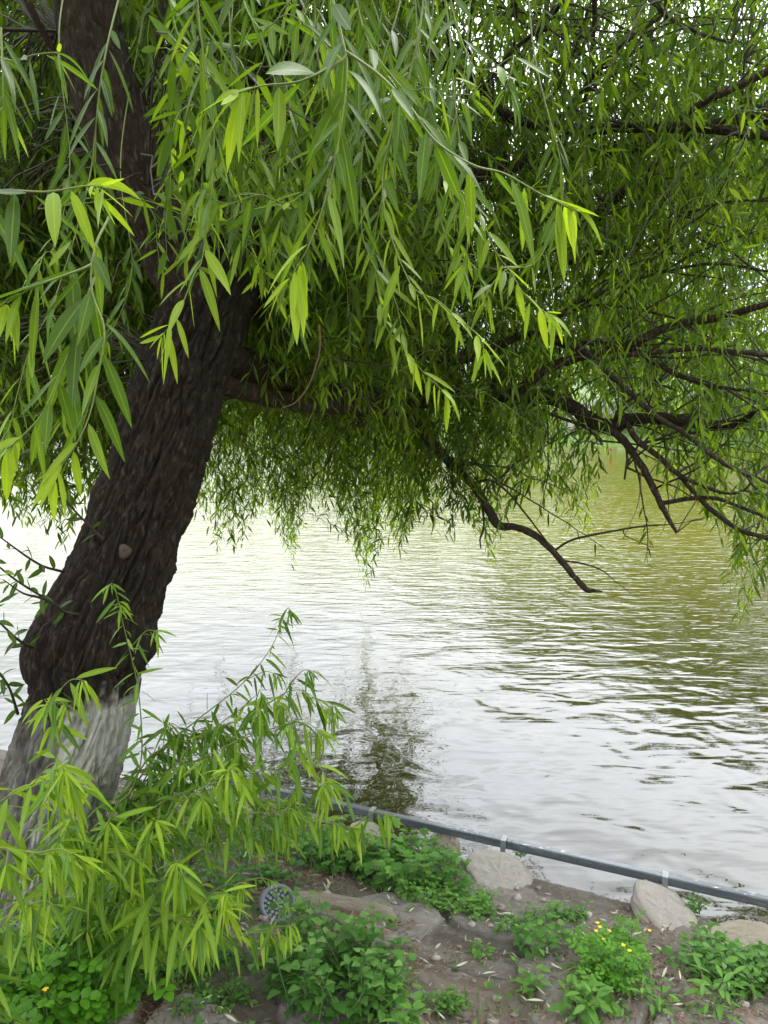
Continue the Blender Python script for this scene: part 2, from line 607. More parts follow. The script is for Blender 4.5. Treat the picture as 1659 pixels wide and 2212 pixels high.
def build_far_bank():
    x = np.linspace(-130, 130, 200)
    d = np.r_[-4, -1.5, -.4, 0, .3, .7, 1.5, 3, 5, 8, 12, 18, 26, 36, 50, 80]
    xx, dd = np.meshgrid(x, d, indexing='ij')
    dd = dd + .7 * fbm(np.stack([xx * .3, xx * 0, xx * 0], -1), 4)
    yy = shore_y(xx) + dd
    zz = far_z(xx, yy) + .15 * fbm(np.stack([xx, yy, xx * 0], -1) * .6, 4)
    n, m = xx.shape
    i = np.arange(n - 1)[:, None] * m
    j = np.arange(m - 1)[None]
    q = np.stack([i + j, i + m + j, i + m + j + 1, i + j + 1], -1).reshape(-1, 4)
    mt, nt, out = mat('far_bank_grass')
    c = mixc(nt, noise(nt, .8, 5), (.07, .13, .02), (.16, .22, .05))
    c = mixc(nt, ramp(nt, noise(nt, .35, 3), [(.55, 0.0), (.66, .9)]), c, (.26, .21, .16))
    pr = nd(nt, 'BsdfPrincipled', {'Base Color': c, 'Roughness': .9})
    nt.links.new(pr.outputs[0], out.inputs[0])
    o = MB().add(np.stack([xx, yy, zz], -1), q).build('far_bank', mt)
    o['kind'] = 'structure'


build_far_bank()


def far_crown(h, w, n, seed, leaf=.30):
    r = np.random.default_rng(seed)
    nb = 16
    cen = np.stack([r.normal(0, w * .30, nb), r.normal(0, w * .30, nb), r.uniform(.18, .88, nb) * h], -1)
    rad = w * r.uniform(.17, .34, nb)
    k = r.integers(0, nb, n)
    d = norm(r.normal(size=(n, 3)))
    p = cen[k] + d * (rad[k] * r.uniform(.55, 1.05, n) ** .6)[:, None] * np.array([1, 1, .85])
    p[:, 2] = np.maximum(p[:, 2], .15)
    mb = MB()
    D = norm(r.normal(size=(n, 3)) + np.array([0, 0, -.7]))
    leaves(mb, p, D, r.normal(size=(n, 3)) + np.array([0, 0, .8]), leaf * r.uniform(.6, 1.3, n), leaf * .42 * r.uniform(.7, 1.2, n), OVATE, 2, .2, .15,
           tint=np.clip(.45 + r.normal(0, .18, n) + r.normal(0, .12, nb)[k], 0, 1))
    return mb


def far_trees():
    protos = []
    for i, (h, w, n) in enumerate([(8.5, 6.5, 9000), (11, 7.5, 12000), (3.2, 4.6, 4500)]):
        cm = far_crown(h, w, n, 40 + i, .30 if i < 2 else .22)
        tp, _ = spline([[0, 0, -.3], [.15, .1, h * .35], [-.1, .05, h * .8]], 14)
        v, q = tube(tp, np.linspace(.2, .04, 14), 8)
        protos.append((cm, v, q))
    made = {}

    def plant(kind, x, d, sc, rz, label):
        yb = float(shore_y(x)) + d
        zb = float(far_z(np.array(x), np.array(yb)))
        t = thing('bush' if kind == 2 else 'leafy_tree', label, 'bush' if kind == 2 else 'tree', (x, yb, zb), 'bushes on the far shore' if kind == 2 else 'trees on the far shore')
        t.scale = (sc, sc, sc)
        t.rotation_euler.z = rz
        cm, v, q = protos[kind]
        if kind not in made:
            a = cm.build('crown', M['leaf_far'])
            b = MB().add(v, q).build('trunk', M['bark'])
            made[kind] = (a, b)
        else:
            a, b = (o.copy() for o in made[kind])
            COL.objects.link(a)
            COL.objects.link(b)
        a.parent = t
        b.parent = t

    T = [(0, -62, 3, .95, 'far bush-like tree at the extreme left end of the opposite shore'),
         (0, -46, 5, .8, 'low round tree far off behind the dark trunk on the opposite shore'),
         (1, -33, 4, .62, 'small far tree on the opposite shore just right of the trunk'),
         (0, -22, 6, .72, 'small far tree behind the hanging strands left of centre'),
         (0, -13, 3, .8, 'far tree behind the middle of the hanging leaf curtain'),
         (1, -5, 6, .78, 'far yellow green tree behind the dark limb at the centre'),
         (0, 1.5, 7, 1.15, 'far tree left of the open gap of green water'),
         (1, 7, 9, 1.2, 'far bright tree above the gap of green water'),
         (1, 13, 12, 1.45, 'tall bright tree standing behind the pale far rock'),
         (0, 17, 6, 1.6, 'round bright tree on the slope just right of the far rock'),
         (1, 21.5, 9, 1.6, 'tall bright tree behind the fan of dark right branches'),
         (1, 28, 8, 1.75, 'large bright tree at the right end of the far shore'),
         (0, 34, 7, 2.1, 'outermost large bright tree on the right far shore')]
    for i, (k, x, d, s, l) in enumerate(T):
        plant(k, x, d, s, i * 1.3, l)
    B = [(-17, 1.6, .8, 'low far bush at the waterline behind the hanging strands'), (-6, 1.8, .9, 'far waterline bush behind the centre limb'),
         (3, 1.7, .9, 'far waterline bush left of the open water gap'), (8.3, 1.8, .85, 'far waterline bush left of the pale rock'),
         (16, 2.0, 1.0, 'far waterline bush right of the pale rock'), (21, 1.8, 1.2, 'far waterline bush behind the right hanging twigs'),
         (26, 2.2, 1.2, 'far waterline bush at the right picture edge')]
    for i, (x, d, s, l) in enumerate(B):
        plant(2, x, d, s, i * 2.1, l)


far_trees()


def rock(name, label, c, size, seed, mt, rz=0.0, cat='stone', group=None, tilt=(0, 0), flat=.8, squash=2.6):
    """irregular boulder: a warped sphere grid, settled into the ground"""
    r = np.random.default_rng(seed)
    nu, nv = 64, 40
    th = np.linspace(0, 2 * np.pi, nu, endpoint=False)
    ph = np.linspace(.0004, np.pi - .0004, nv)
    d = np.stack([np.sin(ph)[:, None] * np.cos(th), np.sin(ph)[:, None] * np.sin(th), np.cos(ph)[:, None] + 0 * th], -1)
    e = np.sign(d) * np.abs(d) ** (2 / squash)
    off = r.uniform(0, 50, 3)
    f1, f2, _c = voro(d * 1.5 + off)
    k = .93 + .14 * np.minimum(f1, .75) + .15 * fbm(d * 1.3 + off, 3) + .07 * fbm(d * 4 + off, 4) + .03 * fbm(d * 11 + off, 3)
    v = e * k[..., None] * np.array(size) / 2
    v[..., 2] = np.minimum(v[..., 2], size[2] * .5 * flat + .008 * fbm(d * 7 + off, 3))
    v = v.reshape(-1, 3)
    for ax, a in ((0, tilt[0]), (1, tilt[1])):
        ca, sa = math.cos(a), math.sin(a)
        i, j = [(1, 2), (0, 2)][ax]
        vi, vj = v[:, i].copy(), v[:, j].copy()
        v[:, i], v[:, j] = ca * vi - sa * vj, sa * vi + ca * vj
    o = MB().add(v, tube_grid(nv, nu)[:, ::-1]).build(name, mt)
    o.location = tuple(c)
    o.rotation_euler.z = rz
    tag(o, label, cat, group)
    return o


def stone_mat(name, a, b):
    m, nt, out = mat(name)
    c = mixc(nt, noise(nt, 7, 6, .6), a, b)
    c = mixc(nt, ramp(nt, noise(nt, 26, 5, .7), [(.56, 0.0), (.72, .6)]), c, tuple(x * .62 for x in a))
    pr = nd(nt, 'BsdfPrincipled', {'Base Color': c, 'Roughness': .88, 'Specular IOR Level': .25})
    b_ = nd(nt, 'Bump', {'Height': noise(nt, 45, 7, .7), 'Strength': 1.0, 'Distance': .008})
    nt.links.new(b_.outputs[0], pr.inputs['Normal'])
    nt.links.new(pr.outputs[0], out.inputs[0])
    return m


M['pale'] = stone_mat('pale_stone', (.31, .275, .235), (.44, .40, .35))
M['tan'] = stone_mat('tan_stone', (.26, .22, .16), (.40, .35, .27))
M['farrock'] = stone_mat('far_rock', (.30, .27, .24), (.42, .38, .34))
fx = 12.6
rock('boulder', 'pale grey boulder on the slope of the far shore', (fx, float(shore_y(fx)) + 3.2, 1.5), (3.0, 2.4, 2.2), 3, M['farrock'], .4, 'rock')


def pxm(p):
    return np.linalg.norm(p - EYE) / F


STONES = [
    (1075, 1888, 108, 92, 'pale', 'round pale stone with the second rail bracket standing on it', .1),
    (1440, 1972, 92, 118, 'pale', 'tall pale slab of stone under the rightmost rail bracket', .35),
    (788, 1803, 66, 52, 'pale', 'pale stone half hidden by a willow tip beside the leftmost rail bracket', .2),
    (964, 1822, 44, 62, 'tan', 'small upright tan stone between the leafy weeds and the rail', .0),
    (508, 1744, 82, 52, 'pale', 'pale stone behind the low shoots close to the whitewashed trunk', .0),
    (1600, 2030, 130, 56, 'tan', 'flat tan slab at the right edge behind the leafy weeds', .3),
    (735, 1958, 190, 26, 'tan', 'long low tan stone lying right of the round lamp', -.2)]
for i, (px, py, w, h, mt, lab, rz) in enumerate(STONES):
    c = on_ground(px, py + h * .10)
    k = pxm(c)
    sy = h * k / .62
    rock('bank_stone', lab, c + np.array([0, 0, .004]), (w * k * 1.16, h * k / .80, max(.08, min(w, h) * k * .42)), 60 + i, M[mt], rz, 'stone', 'stones along the bank', tilt=(R(20), R(-3)), flat=.78, squash=2.25)


# ------------------------------------------------------------------ the rail at the water's edge
def box(mb, c, ax, ay, az, mi=0, bev=.0):
    """box from centre and three half-axis vectors, edges chamfered"""
    c, A = np.asarray(c, float), [np.asarray(a, float) for a in (ax, ay, az)]
    L = [np.linalg.norm(a) for a in A]
    b = [min(bev / l, .45) if bev else .0 for l in L]
    # profile across the first axis as an octagon, swept along it
    pr = [(-1 + b[1], -1), (1 - b[1], -1), (1, -1 + b[2]), (1, 1 - b[2]), (1 - b[1], 1), (-1 + b[1], 1), (-1, 1 - b[2]), (-1, -1 + b[2])]
    v, n = [], len(pr)
    rows = [(-1, 0.0), (-1, 1.0), (1, 1.0), (1, 0.0)]
    for s_, k in rows:
        for (y, z) in pr:
            v.append(c + A[0] * s_ + A[1] * y * k + A[2] * z * k)
    mb.add(np.array(v), tube_grid(4, n), mi=mi)
    return mb


def build_rail():
    mt, nt, out = mat('grey_painted_steel')
    n = noise(nt, 14, 6, .65)
    c = mixc(nt, n, (.055, .066, .074), (.095, .108, .118))
    g = nd(nt, 'NewGeometry')
    wear = ramp(nt, noise(nt, 60, 5, .7), [(.57, 0.0), (.62, 1.0)])
    zone = ramp(nt, noise(nt, 2.3, 2), [(.45, 0.0), (.6, 1.0)])
    w = nd(nt, 'Math', {0: wear, 1: zone}, operation='MULTIPLY').outputs[0]
    c = mixc(nt, w, c, (.62, .63, .63))
    pr = nd(nt, 'BsdfPrincipled', {'Base Color': c, 'Roughness': .33, 'Metallic': .0, 'Specular IOR Level': .6})
    nt.links.new(pr.outputs[0], out.inputs[0])
    zn = plain('galvanised_plate', (.26, .27, .27), .4, .25, 60, metal=.4)
    bolt = plain('bolt_steel', (.25, .25, .25), .4, .2, 60, metal=.7)
    a = at(545, 1697, 3.62)
    d3 = np.array([DIR[0], DIR[1], 0])
    n3 = np.array([NRM[0], NRM[1], 0])
    up = np.array([0, 0, 1.0])
    t = thing('metal_rail', 'long grey painted metal rail running along the edge of the water', 'rail', (ORG[0], ORG[1], .19))
    # three lengths joined end to end, the joints show as thin lines
    ctr = lambda s: np.array([*xy(s, -.02), .19])
    for s0, s1 in ((-3.2, .985), (.988, 2.0), (2.003, 2.66)):
        box(MB(), ctr((s0 + s1) / 2), d3 * (s1 - s0) / 2, n3 * .016, up * .0185, bev=.004).build('rail_bar', mt, t, smooth=False)
    for px, py in ((1087, 1826), (1437, 1901), (791, 1774), (560, 1716)):
        g_ = at(px, py, 3.0)
        # the bracket sits where the sight line meets the rail
        dd = g_ - EYE
        s, tt = st(*(EYE + dd * ((.19 - CAM_Z) / dd[2]))[:2])
        s = float(s)
        c0 = ctr(s)
        mb = MB()
        box(mb, c0 + up * .0225 + n3 * .004, d3 * .011, n3 * .022, up * .0015)
        box(mb, c0 + n3 * .0265 - up * .008, d3 * .011, n3 * .0015, up * .0305)
        box(mb, c0 + n3 * .052 - up * .04, d3 * .011, n3 * .027, up * .0015)
        br = mb.build('bracket', zn, t, smooth=False)
        for k in (.043, .066):
            v, q = tube(np.stack([c0 + n3 * k - up * .0385, c0 + n3 * k - up * .034]), np.array([.0045, .0045]), 8)
            MB().add(v, q).build('bolt', bolt, br, smooth=False)


build_rail()


# ------------------------------------------------------------------ the round lamp in the weeds
def build_lamp():
    c = on_ground(600, 1990) + np.array([0, 0, .065])
    ax = norm(np.array([.22, -.66, .72]))
    a = norm(np.cross(ax, [0, 0, 1.0]))
    b = np.cross(ax, a)
    t = thing('spotlight', 'round grey garden spotlight with rings of small lenses lying in the weeds', 'lamp', c)
    grey = plain('lamp_housing_grey', (.13, .155, .165), .45, .2, 40)
    dark = plain('lamp_inside_dark', (.03, .034, .036), .4, .2, 40)
    metal = plain('lamp_bracket_grey', (.11, .12, .125), .5, .2, 40)

    def lathe(prof, n=48):
        th = np.linspace(0, 2 * np.pi, n, endpoint=False)
        d = np.cos(th)[:, None] * a + np.sin(th)[:, None] * b
        v = np.stack([c + d * r_ + ax * h for r_, h in prof])
        return v.reshape(-1, 3), tube_grid(len(prof), n)

    R0 = .062
    MB().add(*lathe([(.002, -.075), (.030, -.075), (.036, -.06), (.050, -.035), (R0 - .004, -.012), (R0 - .004, .0)])).build('housing', grey, t)
    MB().add(*lathe([(R0 - .003, -.006), (R0 + .001, -.004), (R0 + .001, .012), (R0 - .004, .0155), (R0 - .013, .014), (R0 - .0145, .004), (R0 - .0145, -.004)])).build('bezel', grey, t)
    MB().add(*lathe([(R0 - .014, .001), (.002, .001)])).build('face_plate', dark, t)
    lens, nt, out = mat('clear_lens')
    pr = nd(nt, 'BsdfPrincipled', {'Base Color': (.24, .26, .26, 1), 'Roughness': .15, 'Metallic': .35, 'Specular IOR Level': .8})
    nt.links.new(pr.outputs[0], out.inputs[0])
    spots = [(0, 0)]
    for n, r_ in ((6, .0155), (12, .0305), (16, .0425)):
        spots += [(r_ * math.cos(k * 2 * math.pi / n + r_ * 9), r_ * math.sin(k * 2 * math.pi / n + r_ * 9)) for k in range(n)]
    th = np.linspace(0, 2 * np.pi, 14, endpoint=False)
    for u, w in spots:
        cc = c + a * u + b * w
        d = np.cos(th)[:, None] * a + np.sin(th)[:, None] * b
        v = np.stack([cc + d * r_ + ax * h for r_, h in ((.0052, .0012), (.0056, .005), (.005, .007), (.0036, .0072), (.003, .0045), (.0018, .0055), (.0003, .006))])
        MB().add(v.reshape(-1, 3), tube_grid(7, 14)).build('lens', lens, t)
    # yoke: a bent strip from the sides of the housing to a foot on the ground
    arc = np.linspace(0, math.pi, 17)
    low = np.array([0, .25, -1.0])
    low = norm(low - a * (low @ a))
    pts = np.array([c + a * math.cos(k) * .067 - ax * .022 + low * math.sin(k) * .075 for k in arc])
    v, q = tube(pts, np.full(17, .006), 6)
    MB().add(v, q).build('yoke', metal, t)


build_lamp()

# ------------------------------------------------------------------ the willow
TREE = thing('willow_tree', 'leaning old willow with a whitewashed trunk foot and drooping crown over the lake', 'tree', (*at(75, 2045, 2.28)[:2], .36))

TR = np.array([  # py, cx, w, Y
    (2130, 62, 330, 2.26), (2035, 72, 300, 2.29), (1926, 84, 284, 2.31), (1830, 100, 272, 2.33), (1742, 114, 262, 2.35), (1677, 133, 272, 2.36),
    (1600, 155, 270, 2.37), (1500, 183, 255, 2.40), (1430, 186, 272, 2.42), (1387, 200, 282, 2.43), (1290, 235, 258, 2.47), (1226, 263, 243, 2.50),
    (1118, 298, 235, 2.55), (968, 350, 230, 2.62), (818, 392, 216, 2.70), (700, 437, 214, 2.78), (600, 478, 200, 2.85), (450, 522, 172, 2.95),
    (300, 556, 155, 3.05), (100, 590, 150, 3.2), (-120, 615, 135, 3.35), (-420, 640, 110, 3.6), (-800, 650, 70, 3.9)])


def px_path(rows):
    """rows of px, py, Y, width in px -> x y z radius"""
    rows = np.asarray(rows, float)
    p = at(rows[:, 0], rows[:, 1], rows[:, 2])
    d = (p - EYE) @ _f
    return np.c_[p, rows[:, 3] * d / F / 2]


def bark_disp(p, r, n, amp, cell=.026, stretch=.2, seed=0.0):
    """plates and fissures of old bark"""
    s = np.r_[0, np.cumsum(np.linalg.norm(np.diff(p, axis=0), axis=1))]
    th = np.linspace(0, 2 * np.pi, n, endpoint=False)
    R_ = r[:, None]
    q = np.stack([np.cos(th)[None] * R_, np.sin(th)[None] * R_, np.broadcast_to(s[:, None], (len(s), n))], -1) + seed
    w = q + np.stack([.010 * fbm(q * np.array([16, 16, 7]), 3), .010 * fbm(q * np.array([16, 16, 7]) + 40, 3), .03 * fbm(q * 7 + 80, 2)], -1)
    k = np.array([1, 1, stretch]) / cell
    n1 = np.abs(perlin(w * k * .62))
    n2 = np.abs(perlin(w * k * 1.25 + 31))
    brk = np.abs(perlin(w * np.array([.5, .5, .8]) / cell + 77))
    plate = (.62 * sstep(0, .30, n1) + .38 * sstep(0, .26, n2)) * (.75 + .25 * sstep(0, .12, brk))
    lump = fbm(q * np.array([5, 5, 3.2]) + 7, 3)
    fine = fbm(q * np.array([60, 60, 25]), 3)
    return 1.25 * amp * (plate - .7) + amp * .7 * lump + amp * .42 * fine, q


def build_trunk():
    full = px_path(np.c_[TR[:, 1], TR[:, 0], TR[:, 3], TR[:, 2]])
    c, s = spline(full, 640)
    p, r = c[:, :3], c[:, 3] * .945
    n = 340
    d, q = bark_disp(p, r, n, .023, .027, .20)
    d = d - .021
    t_, a_, b_ = frames(p)
    th = np.linspace(0, 2 * np.pi, n, endpoint=False)
    dirs = np.cos(th)[None, :, None] * a_[:, None] + np.sin(th)[None, :, None] * b_[:, None]
    # swellings seen on the outline
    surf = p[:, None] + dirs * r[:, None, None]
    for px, py, rad, amp in ((384, 1240, .05, .02), (338, 1400, .05, .022), (52, 1405, .07, .022), (410, 1110, .05, .012), (205, 1070, .05, .015), (300, 1330, .08, .01)):
        dep = np.interp(py, TR[::-1, 0], TR[::-1, 3])
        tgt = at(px, py, dep)
        d = d + amp * np.exp(-((surf - tgt) ** 2).sum(-1) / (2 * rad ** 2) * 1.6)
    # flare of the roots
    zz = surf[..., 2]
    d = d + (.05 * np.clip((.62 - zz) / .3, 0, 1) ** 2) * (.6 + .9 * perlin(np.stack([np.cos(th) * 2, np.sin(th) * 2, th * 0 + 4], -1)))[None]
    v, qd = tube(p, r, n, d, cap=False)
    # lime wash: painted band round the foot, worn off on the left side
    pxx, pyy, _ = proj(v)
    X = v.reshape(len(p), n, 3)
    h = X[..., 2]
    worn = -(dirs @ norm(np.array([.86, -.45, .0])))          # +1 on the weathered side
    wash = .90 - sstep(1.08, 1.30, h + .09 * fbm(X * 6, 4) + .05 * fbm(X * 25 + 9, 3)) * 1.0 - .33 * sstep(-.80, -.30, worn + .3 * fbm(X * 4 + 3, 3)) 
    MB().add(v, qd).build('trunk', M['trunk'], TREE, extra={'wash': wash.ravel()})
    # the pale cut knot on the trunk
    kp = at(268, 1192, 2.30)
    i = np.argmin(np.linalg.norm(v - kp, axis=1))
    nrm = norm(v[i] - p[i // n])
    a = norm(np.cross(nrm, [0, 0, 1.0]))
    b = np.cross(nrm, a)
    t2 = np.linspace(0, 2 * np.pi, 20, endpoint=False)
    rows = [(.024, -.012), (.021, .006), (.013, .013), (.006, .012), (.001, .009)]
    vv = np.stack([v[i] + (np.cos(t2)[:, None] * a * .85 + np.sin(t2)[:, None] * b) * (r_ * (1 + .12 * np.sin(3 * t2 + r_ * 200)))[:, None] + nrm * h_ for r_, h_ in rows])
    k = MB().add(vv.reshape(-1, 3), tube_grid(5, 20)).build('knot', plain('knot_wood', (.11, .075, .055), .8, .5, 60, .004, 90), TREE)
    k['label'] = 'round pinkish knot of a cut branch'


build_trunk()

# limbs and boughs: (px, py, Y, width px); a bough named by what it carries
z4 = lambda L: [(829 + x * .5, 658 + y * .5, Y, w * .5) for x, y, Y, w in L]
z6 = lambda L: [(829 + x * .5, y * .5, Y, w * .5) for x, y, Y, w in L]
z5 = lambda L: [(x * .5, y * .5, Y, w * .5) for x, y, Y, w in L]
BR = []
BR.append([(455, 690, 2.80, 150), (385, 560, 2.72, 140), (312, 420, 2.64, 130), (262, 300, 2.60, 138), (226, 190, 2.57, 140), (200, 90, 2.55, 134), (182, -10, 2.53, 132), (160, -200, 2.5, 120), (130, -500, 2.5, 90)])
BR.append([(450, 650, 2.82, 70), (540, 650, 2.95, 60), (620, 672, 3.15, 52), (700, 695, 3.4, 46), (790, 728, 3.7, 40)] + z4([(90, 160, 4.0, 70), (210, 210, 4.1, 66), (330, 232, 4.2, 52), (470, 190, 4.25, 34), (600, 135, 4.3, 30), (750, 150, 4.2, 30), (880, 165, 4.1, 26), (1070, 190, 4.0, 24), (1200, 270, 3.9, 18), (1400, 350, 3.8, 14), (1659, 380, 3.7, 10)]))
BR.append(z4([(745, 160, 4.2, 26), (880, 212, 4.0, 34), (1000, 322, 3.9, 28), (1130, 442, 3.8, 26), (1300, 560, 3.7, 24), (1480, 690, 3.6, 24), (1659, 770, 3.5, 22), (1850, 850, 3.4, 18)]))
BR.append(z4([(560, 420, 4.4, 52), (610, 355, 4.3, 50), (690, 285, 4.25, 46), (850, 225, 4.15, 44), (1060, 172, 4.0, 44), (1240, 92, 3.9, 42), (1430, 60, 3.8, 38), (1570, 22, 3.7, 34), (1700, -10, 3.6, 28), (1900, -80, 3.5, 20)]))
BR.append(z4([(950, 250, 4.0, 18), (1050, 220, 3.95, 24), (1200, 202, 3.9, 24), (1400, 190, 3.8, 24), (1659, 222, 3.7, 22), (1850, 260, 3.6, 18)]))
BR.append([(410, 745, 2.75, 70), (500, 775, 2.85, 66), (600, 815, 3.2, 58), (720, 850, 3.7, 50), (860, 862, 4.2, 40)] + z4([(360, 402, 4.5, 58), (560, 395, 4.4, 60), (760, 412, 4.3, 60), (870, 482, 4.25, 58), (980, 522, 4.2, 54), (1080, 492, 4.15, 46), (1200, 490, 4.1, 46), (1330, 512, 4.05, 44), (1520, 515, 4.0, 34), (1600, 470, 3.9, 20), (1720, 440, 3.8, 12)]))
BR.append(z4([(960, 510, 4.2, 44), (1060, 620, 4.15, 38), (1130, 722, 4.1, 34), (1190, 850, 4.05, 30), (1230, 925, 4.02, 22), (1265, 985, 4.0, 15)]))
BR.append(z4([(1050, 510, 4.15, 26), (1090, 580, 4.1, 30), (1180, 652, 4.05, 26), (1260, 722, 4.0, 24), (1330, 762, 3.95, 20), (1420, 802, 3.9, 18), (1500, 816, 3.85, 14), (1560, 800, 3.8, 12), (1600, 745, 3.8, 8)]))
BR.append(z4([(1280, 740, 4.0, 18), (1360, 832, 3.95, 24), (1420, 892, 3.9, 24), (1540, 972, 3.8, 22), (1659, 1012, 3.7, 22), (1800, 1080, 3.6, 18)]))
BR.append(z4([(1195, 858, 4.05, 22), (1300, 840, 4.0, 22), (1420, 836, 3.9, 20), (1540, 872, 3.8, 18), (1659, 922, 3.7, 16), (1800, 980, 3.6, 12)]))
BR.append([(385, 800, 2.72, 60), (500, 835, 2.9, 52), (640, 870, 3.3, 44), (760, 880, 3.8, 34)] + z4([(60, 470, 4.3, 48), (180, 565, 4.4, 48), (290, 692, 4.4, 46), (380, 772, 4.35, 42), (440, 862, 4.3, 40), (495, 955, 4.25, 40), (560, 960, 4.2, 34), (620, 977, 4.15, 34), (680, 1022, 4.1, 32), (740, 1072, 4.05, 30), (800, 1152, 4.0, 30), (868, 1225, 3.97, 30), (905, 1236, 3.96, 16), (945, 1240, 3.95, 4)]))
BR.append(z4([(395, 768, 4.35, 12), (460, 760, 4.3, 13), (540, 812, 4.2, 11), (600, 890, 4.15, 10), (660, 965, 4.1, 9), (720, 1045, 4.06, 8)]))
BR.append(z4([(738, 1062, 4.05, 12), (830, 1012, 4.0, 12), (980, 980, 3.95, 11), (1130, 956, 3.9, 9), (1230, 950, 3.85, 6), (1380, 928, 3.8, 3)]))
BR.append(z4([(778, 1106, 4.02, 9), (850, 1116, 4.0, 9), (940, 1146, 3.97, 7), (1000, 1196, 3.95, 4), (1065, 1245, 3.93, 3)]))
BR.append(z4([(426, 860, 4.3, 12), (433, 960, 4.28, 11), (416, 1010, 4.27, 9), (420, 1055, 4.26, 7)]))
BR.append(z4([(310, 690, 4.4, 24), (370, 684, 4.35, 22), (415, 690, 4.33, 14)]))
BR.append(z4([(1036, 968, 3.93, 6), (1040, 995, 3.92, 6), (1090, 1020, 3.9, 5), (1165, 1052, 3.9, 3)]))
BR.append(z4([(1046, 610, 4.15, 14), (1052, 670, 4.14, 12), (1040, 755, 4.13, 9)]))
BR.append(z4([(640, 425, 4.35, 16), (690, 462, 4.3, 16), (800, 502, 4.25, 13), (890, 545, 4.2, 11), (945, 605, 4.15, 8)]))
BR.append(z4([(985, 520, 4.2, 14), (1020, 445, 4.2, 14), (1100, 390, 4.15, 12), (1180, 340, 4.1, 8)]))
# upper right boughs
BR.append([(590, 60, 3.22, 60), (640, 80, 3.3, 44), (700, 110, 3.4, 34)] + z6([(0, 260, 3.6, 44), (120, 245, 3.7, 44), (200, 238, 3.75, 44), (262, 272, 3.8, 42), (340, 315, 3.85, 40), (430, 380, 3.9, 42), (490, 462, 3.9, 42), (560, 510, 3.9, 42), (640, 530, 3.85, 42), (740, 550, 3.8, 42), (900, 560, 3.7, 40), (1100, 550, 3.6, 40), (1300, 550, 3.5, 42), (1480, 562, 3.4, 38), (1659, 588, 3.3, 34), (1900, 620, 3.2, 26)]))
BR.append(z6([(1235, 545, 3.55, 28), (1350, 462, 3.5, 34), (1480, 392, 3.4, 36), (1580, 352, 3.35, 36), (1659, 312, 3.3, 36), (1850, 220, 3.2, 30)]))
BR.append([(510, 500, 2.92, 70), (590, 495, 3.1, 62), (700, 470, 3.4, 56), (900, 410, 3.9, 44)] + z6([(500, 740, 4.2, 56), (620, 712, 4.2, 58), (800, 680, 4.15, 60), (1000, 642, 4.1, 58), (1290, 582, 4.0, 56), (1500, 522, 3.9, 52), (1659, 512, 3.8, 50), (1900, 500, 3.7, 40)]))
BR.append([(560, 420, 3.0, 60), (760, 480, 3.6, 44), (1000, 610, 4.2, 30)] + z6([(500, 1180, 4.3, 30), (680, 1075, 4.35, 34), (860, 970, 4.4, 36), (950, 900, 4.4, 36), (1060, 800, 4.4, 34), (1200, 690, 4.4, 22), (1400, 600, 4.4, 14)]))
BR.append(z6([(590, 1235, 4.4, 16), (680, 1182, 4.4, 20), (800, 1132, 4.4, 20), (900, 1100, 4.35, 20), (1050, 1070, 4.3, 20), (1200, 1012, 4.2, 17), (1270, 932, 4.1, 15), (1350, 910, 4.0, 13), (1500, 870, 3.9, 12), (1659, 868, 3.8, 10)]))
BR.append(z6([(720, 585, 3.85, 16), (780, 710, 3.8, 20), (860, 792, 3.8, 20), (955, 875, 3.8, 16)]))
BR.append(z6([(640, 1460, 4.3, 22), (740, 1382, 4.25, 20), (830, 1312, 4.2, 16), (960, 1270, 4.1, 14), (1100, 1205, 4.0, 12), (1300, 1156, 3.9, 14), (1450, 1140, 3.8, 14), (1660, 1172, 3.7, 12)]))
BR.append(z6([(740, 1384, 4.25, 14), (900, 1320, 4.2, 12), (1060, 1330, 4.1, 12), (1200, 1360, 4.0, 12), (1340, 1400, 3.9, 10)]))
BR.append(z6([(760, 1376, 4.25, 12), (1000, 1230, 4.2, 10), (1180, 1110, 4.1, 8), (1330, 1010, 4.0, 6)]))
BR.append(z6([(260, -40, 3.5, 24), (280, 150, 3.6, 22), (300, 290, 3.8, 18)]))
BR.append(z6([(388, -40, 3.4, 16), (352, 290, 3.85, 14)]))
BR.append(z6([(572, -40, 3.4, 18), (560, 200, 3.6, 16), (500, 300, 3.7, 10), (430, 370, 3.9, 8)]))
BR.append(z6([(800, -30, 3.5, 20), (690, 110, 3.7, 20), (560, 215, 3.8, 20), (470, 330, 3.9, 14)]))
BR.append(z6([(912, -30, 3.4, 24), (905, 150, 3.5, 24), (898, 290, 3.6, 22), (850, 500, 3.75, 16)]))
BR.append(z6([(890, 30, 3.6, 14), (800, 280, 3.7, 16), (700, 475, 3.8, 12)]))
BR.append(z6([(1215, 60, 3.5, 16), (1000, 220, 3.6, 20), (850, 400, 3.75, 20), (755, 515, 3.8, 16)]))
BR.append(z6([(1130, -20, 3.3, 24), (1230, 72, 3.3, 22), (1360, 140, 3.35, 18), (1500, 185, 3.4, 12)]))
BR.append(z6([(560, 70, 3.9, 12), (760, 220, 3.9, 14), (880, 335, 3.9, 10)]))
BR.append(z6([(1659, 470, 3.4, 24), (1600, 450, 3.4, 20), (1565, 415, 3.4, 12)]))
BR.append(z6([(1550, 510, 3.6, 14), (1550, 380, 3.55, 13), (1560, 260, 3.5, 9)]))
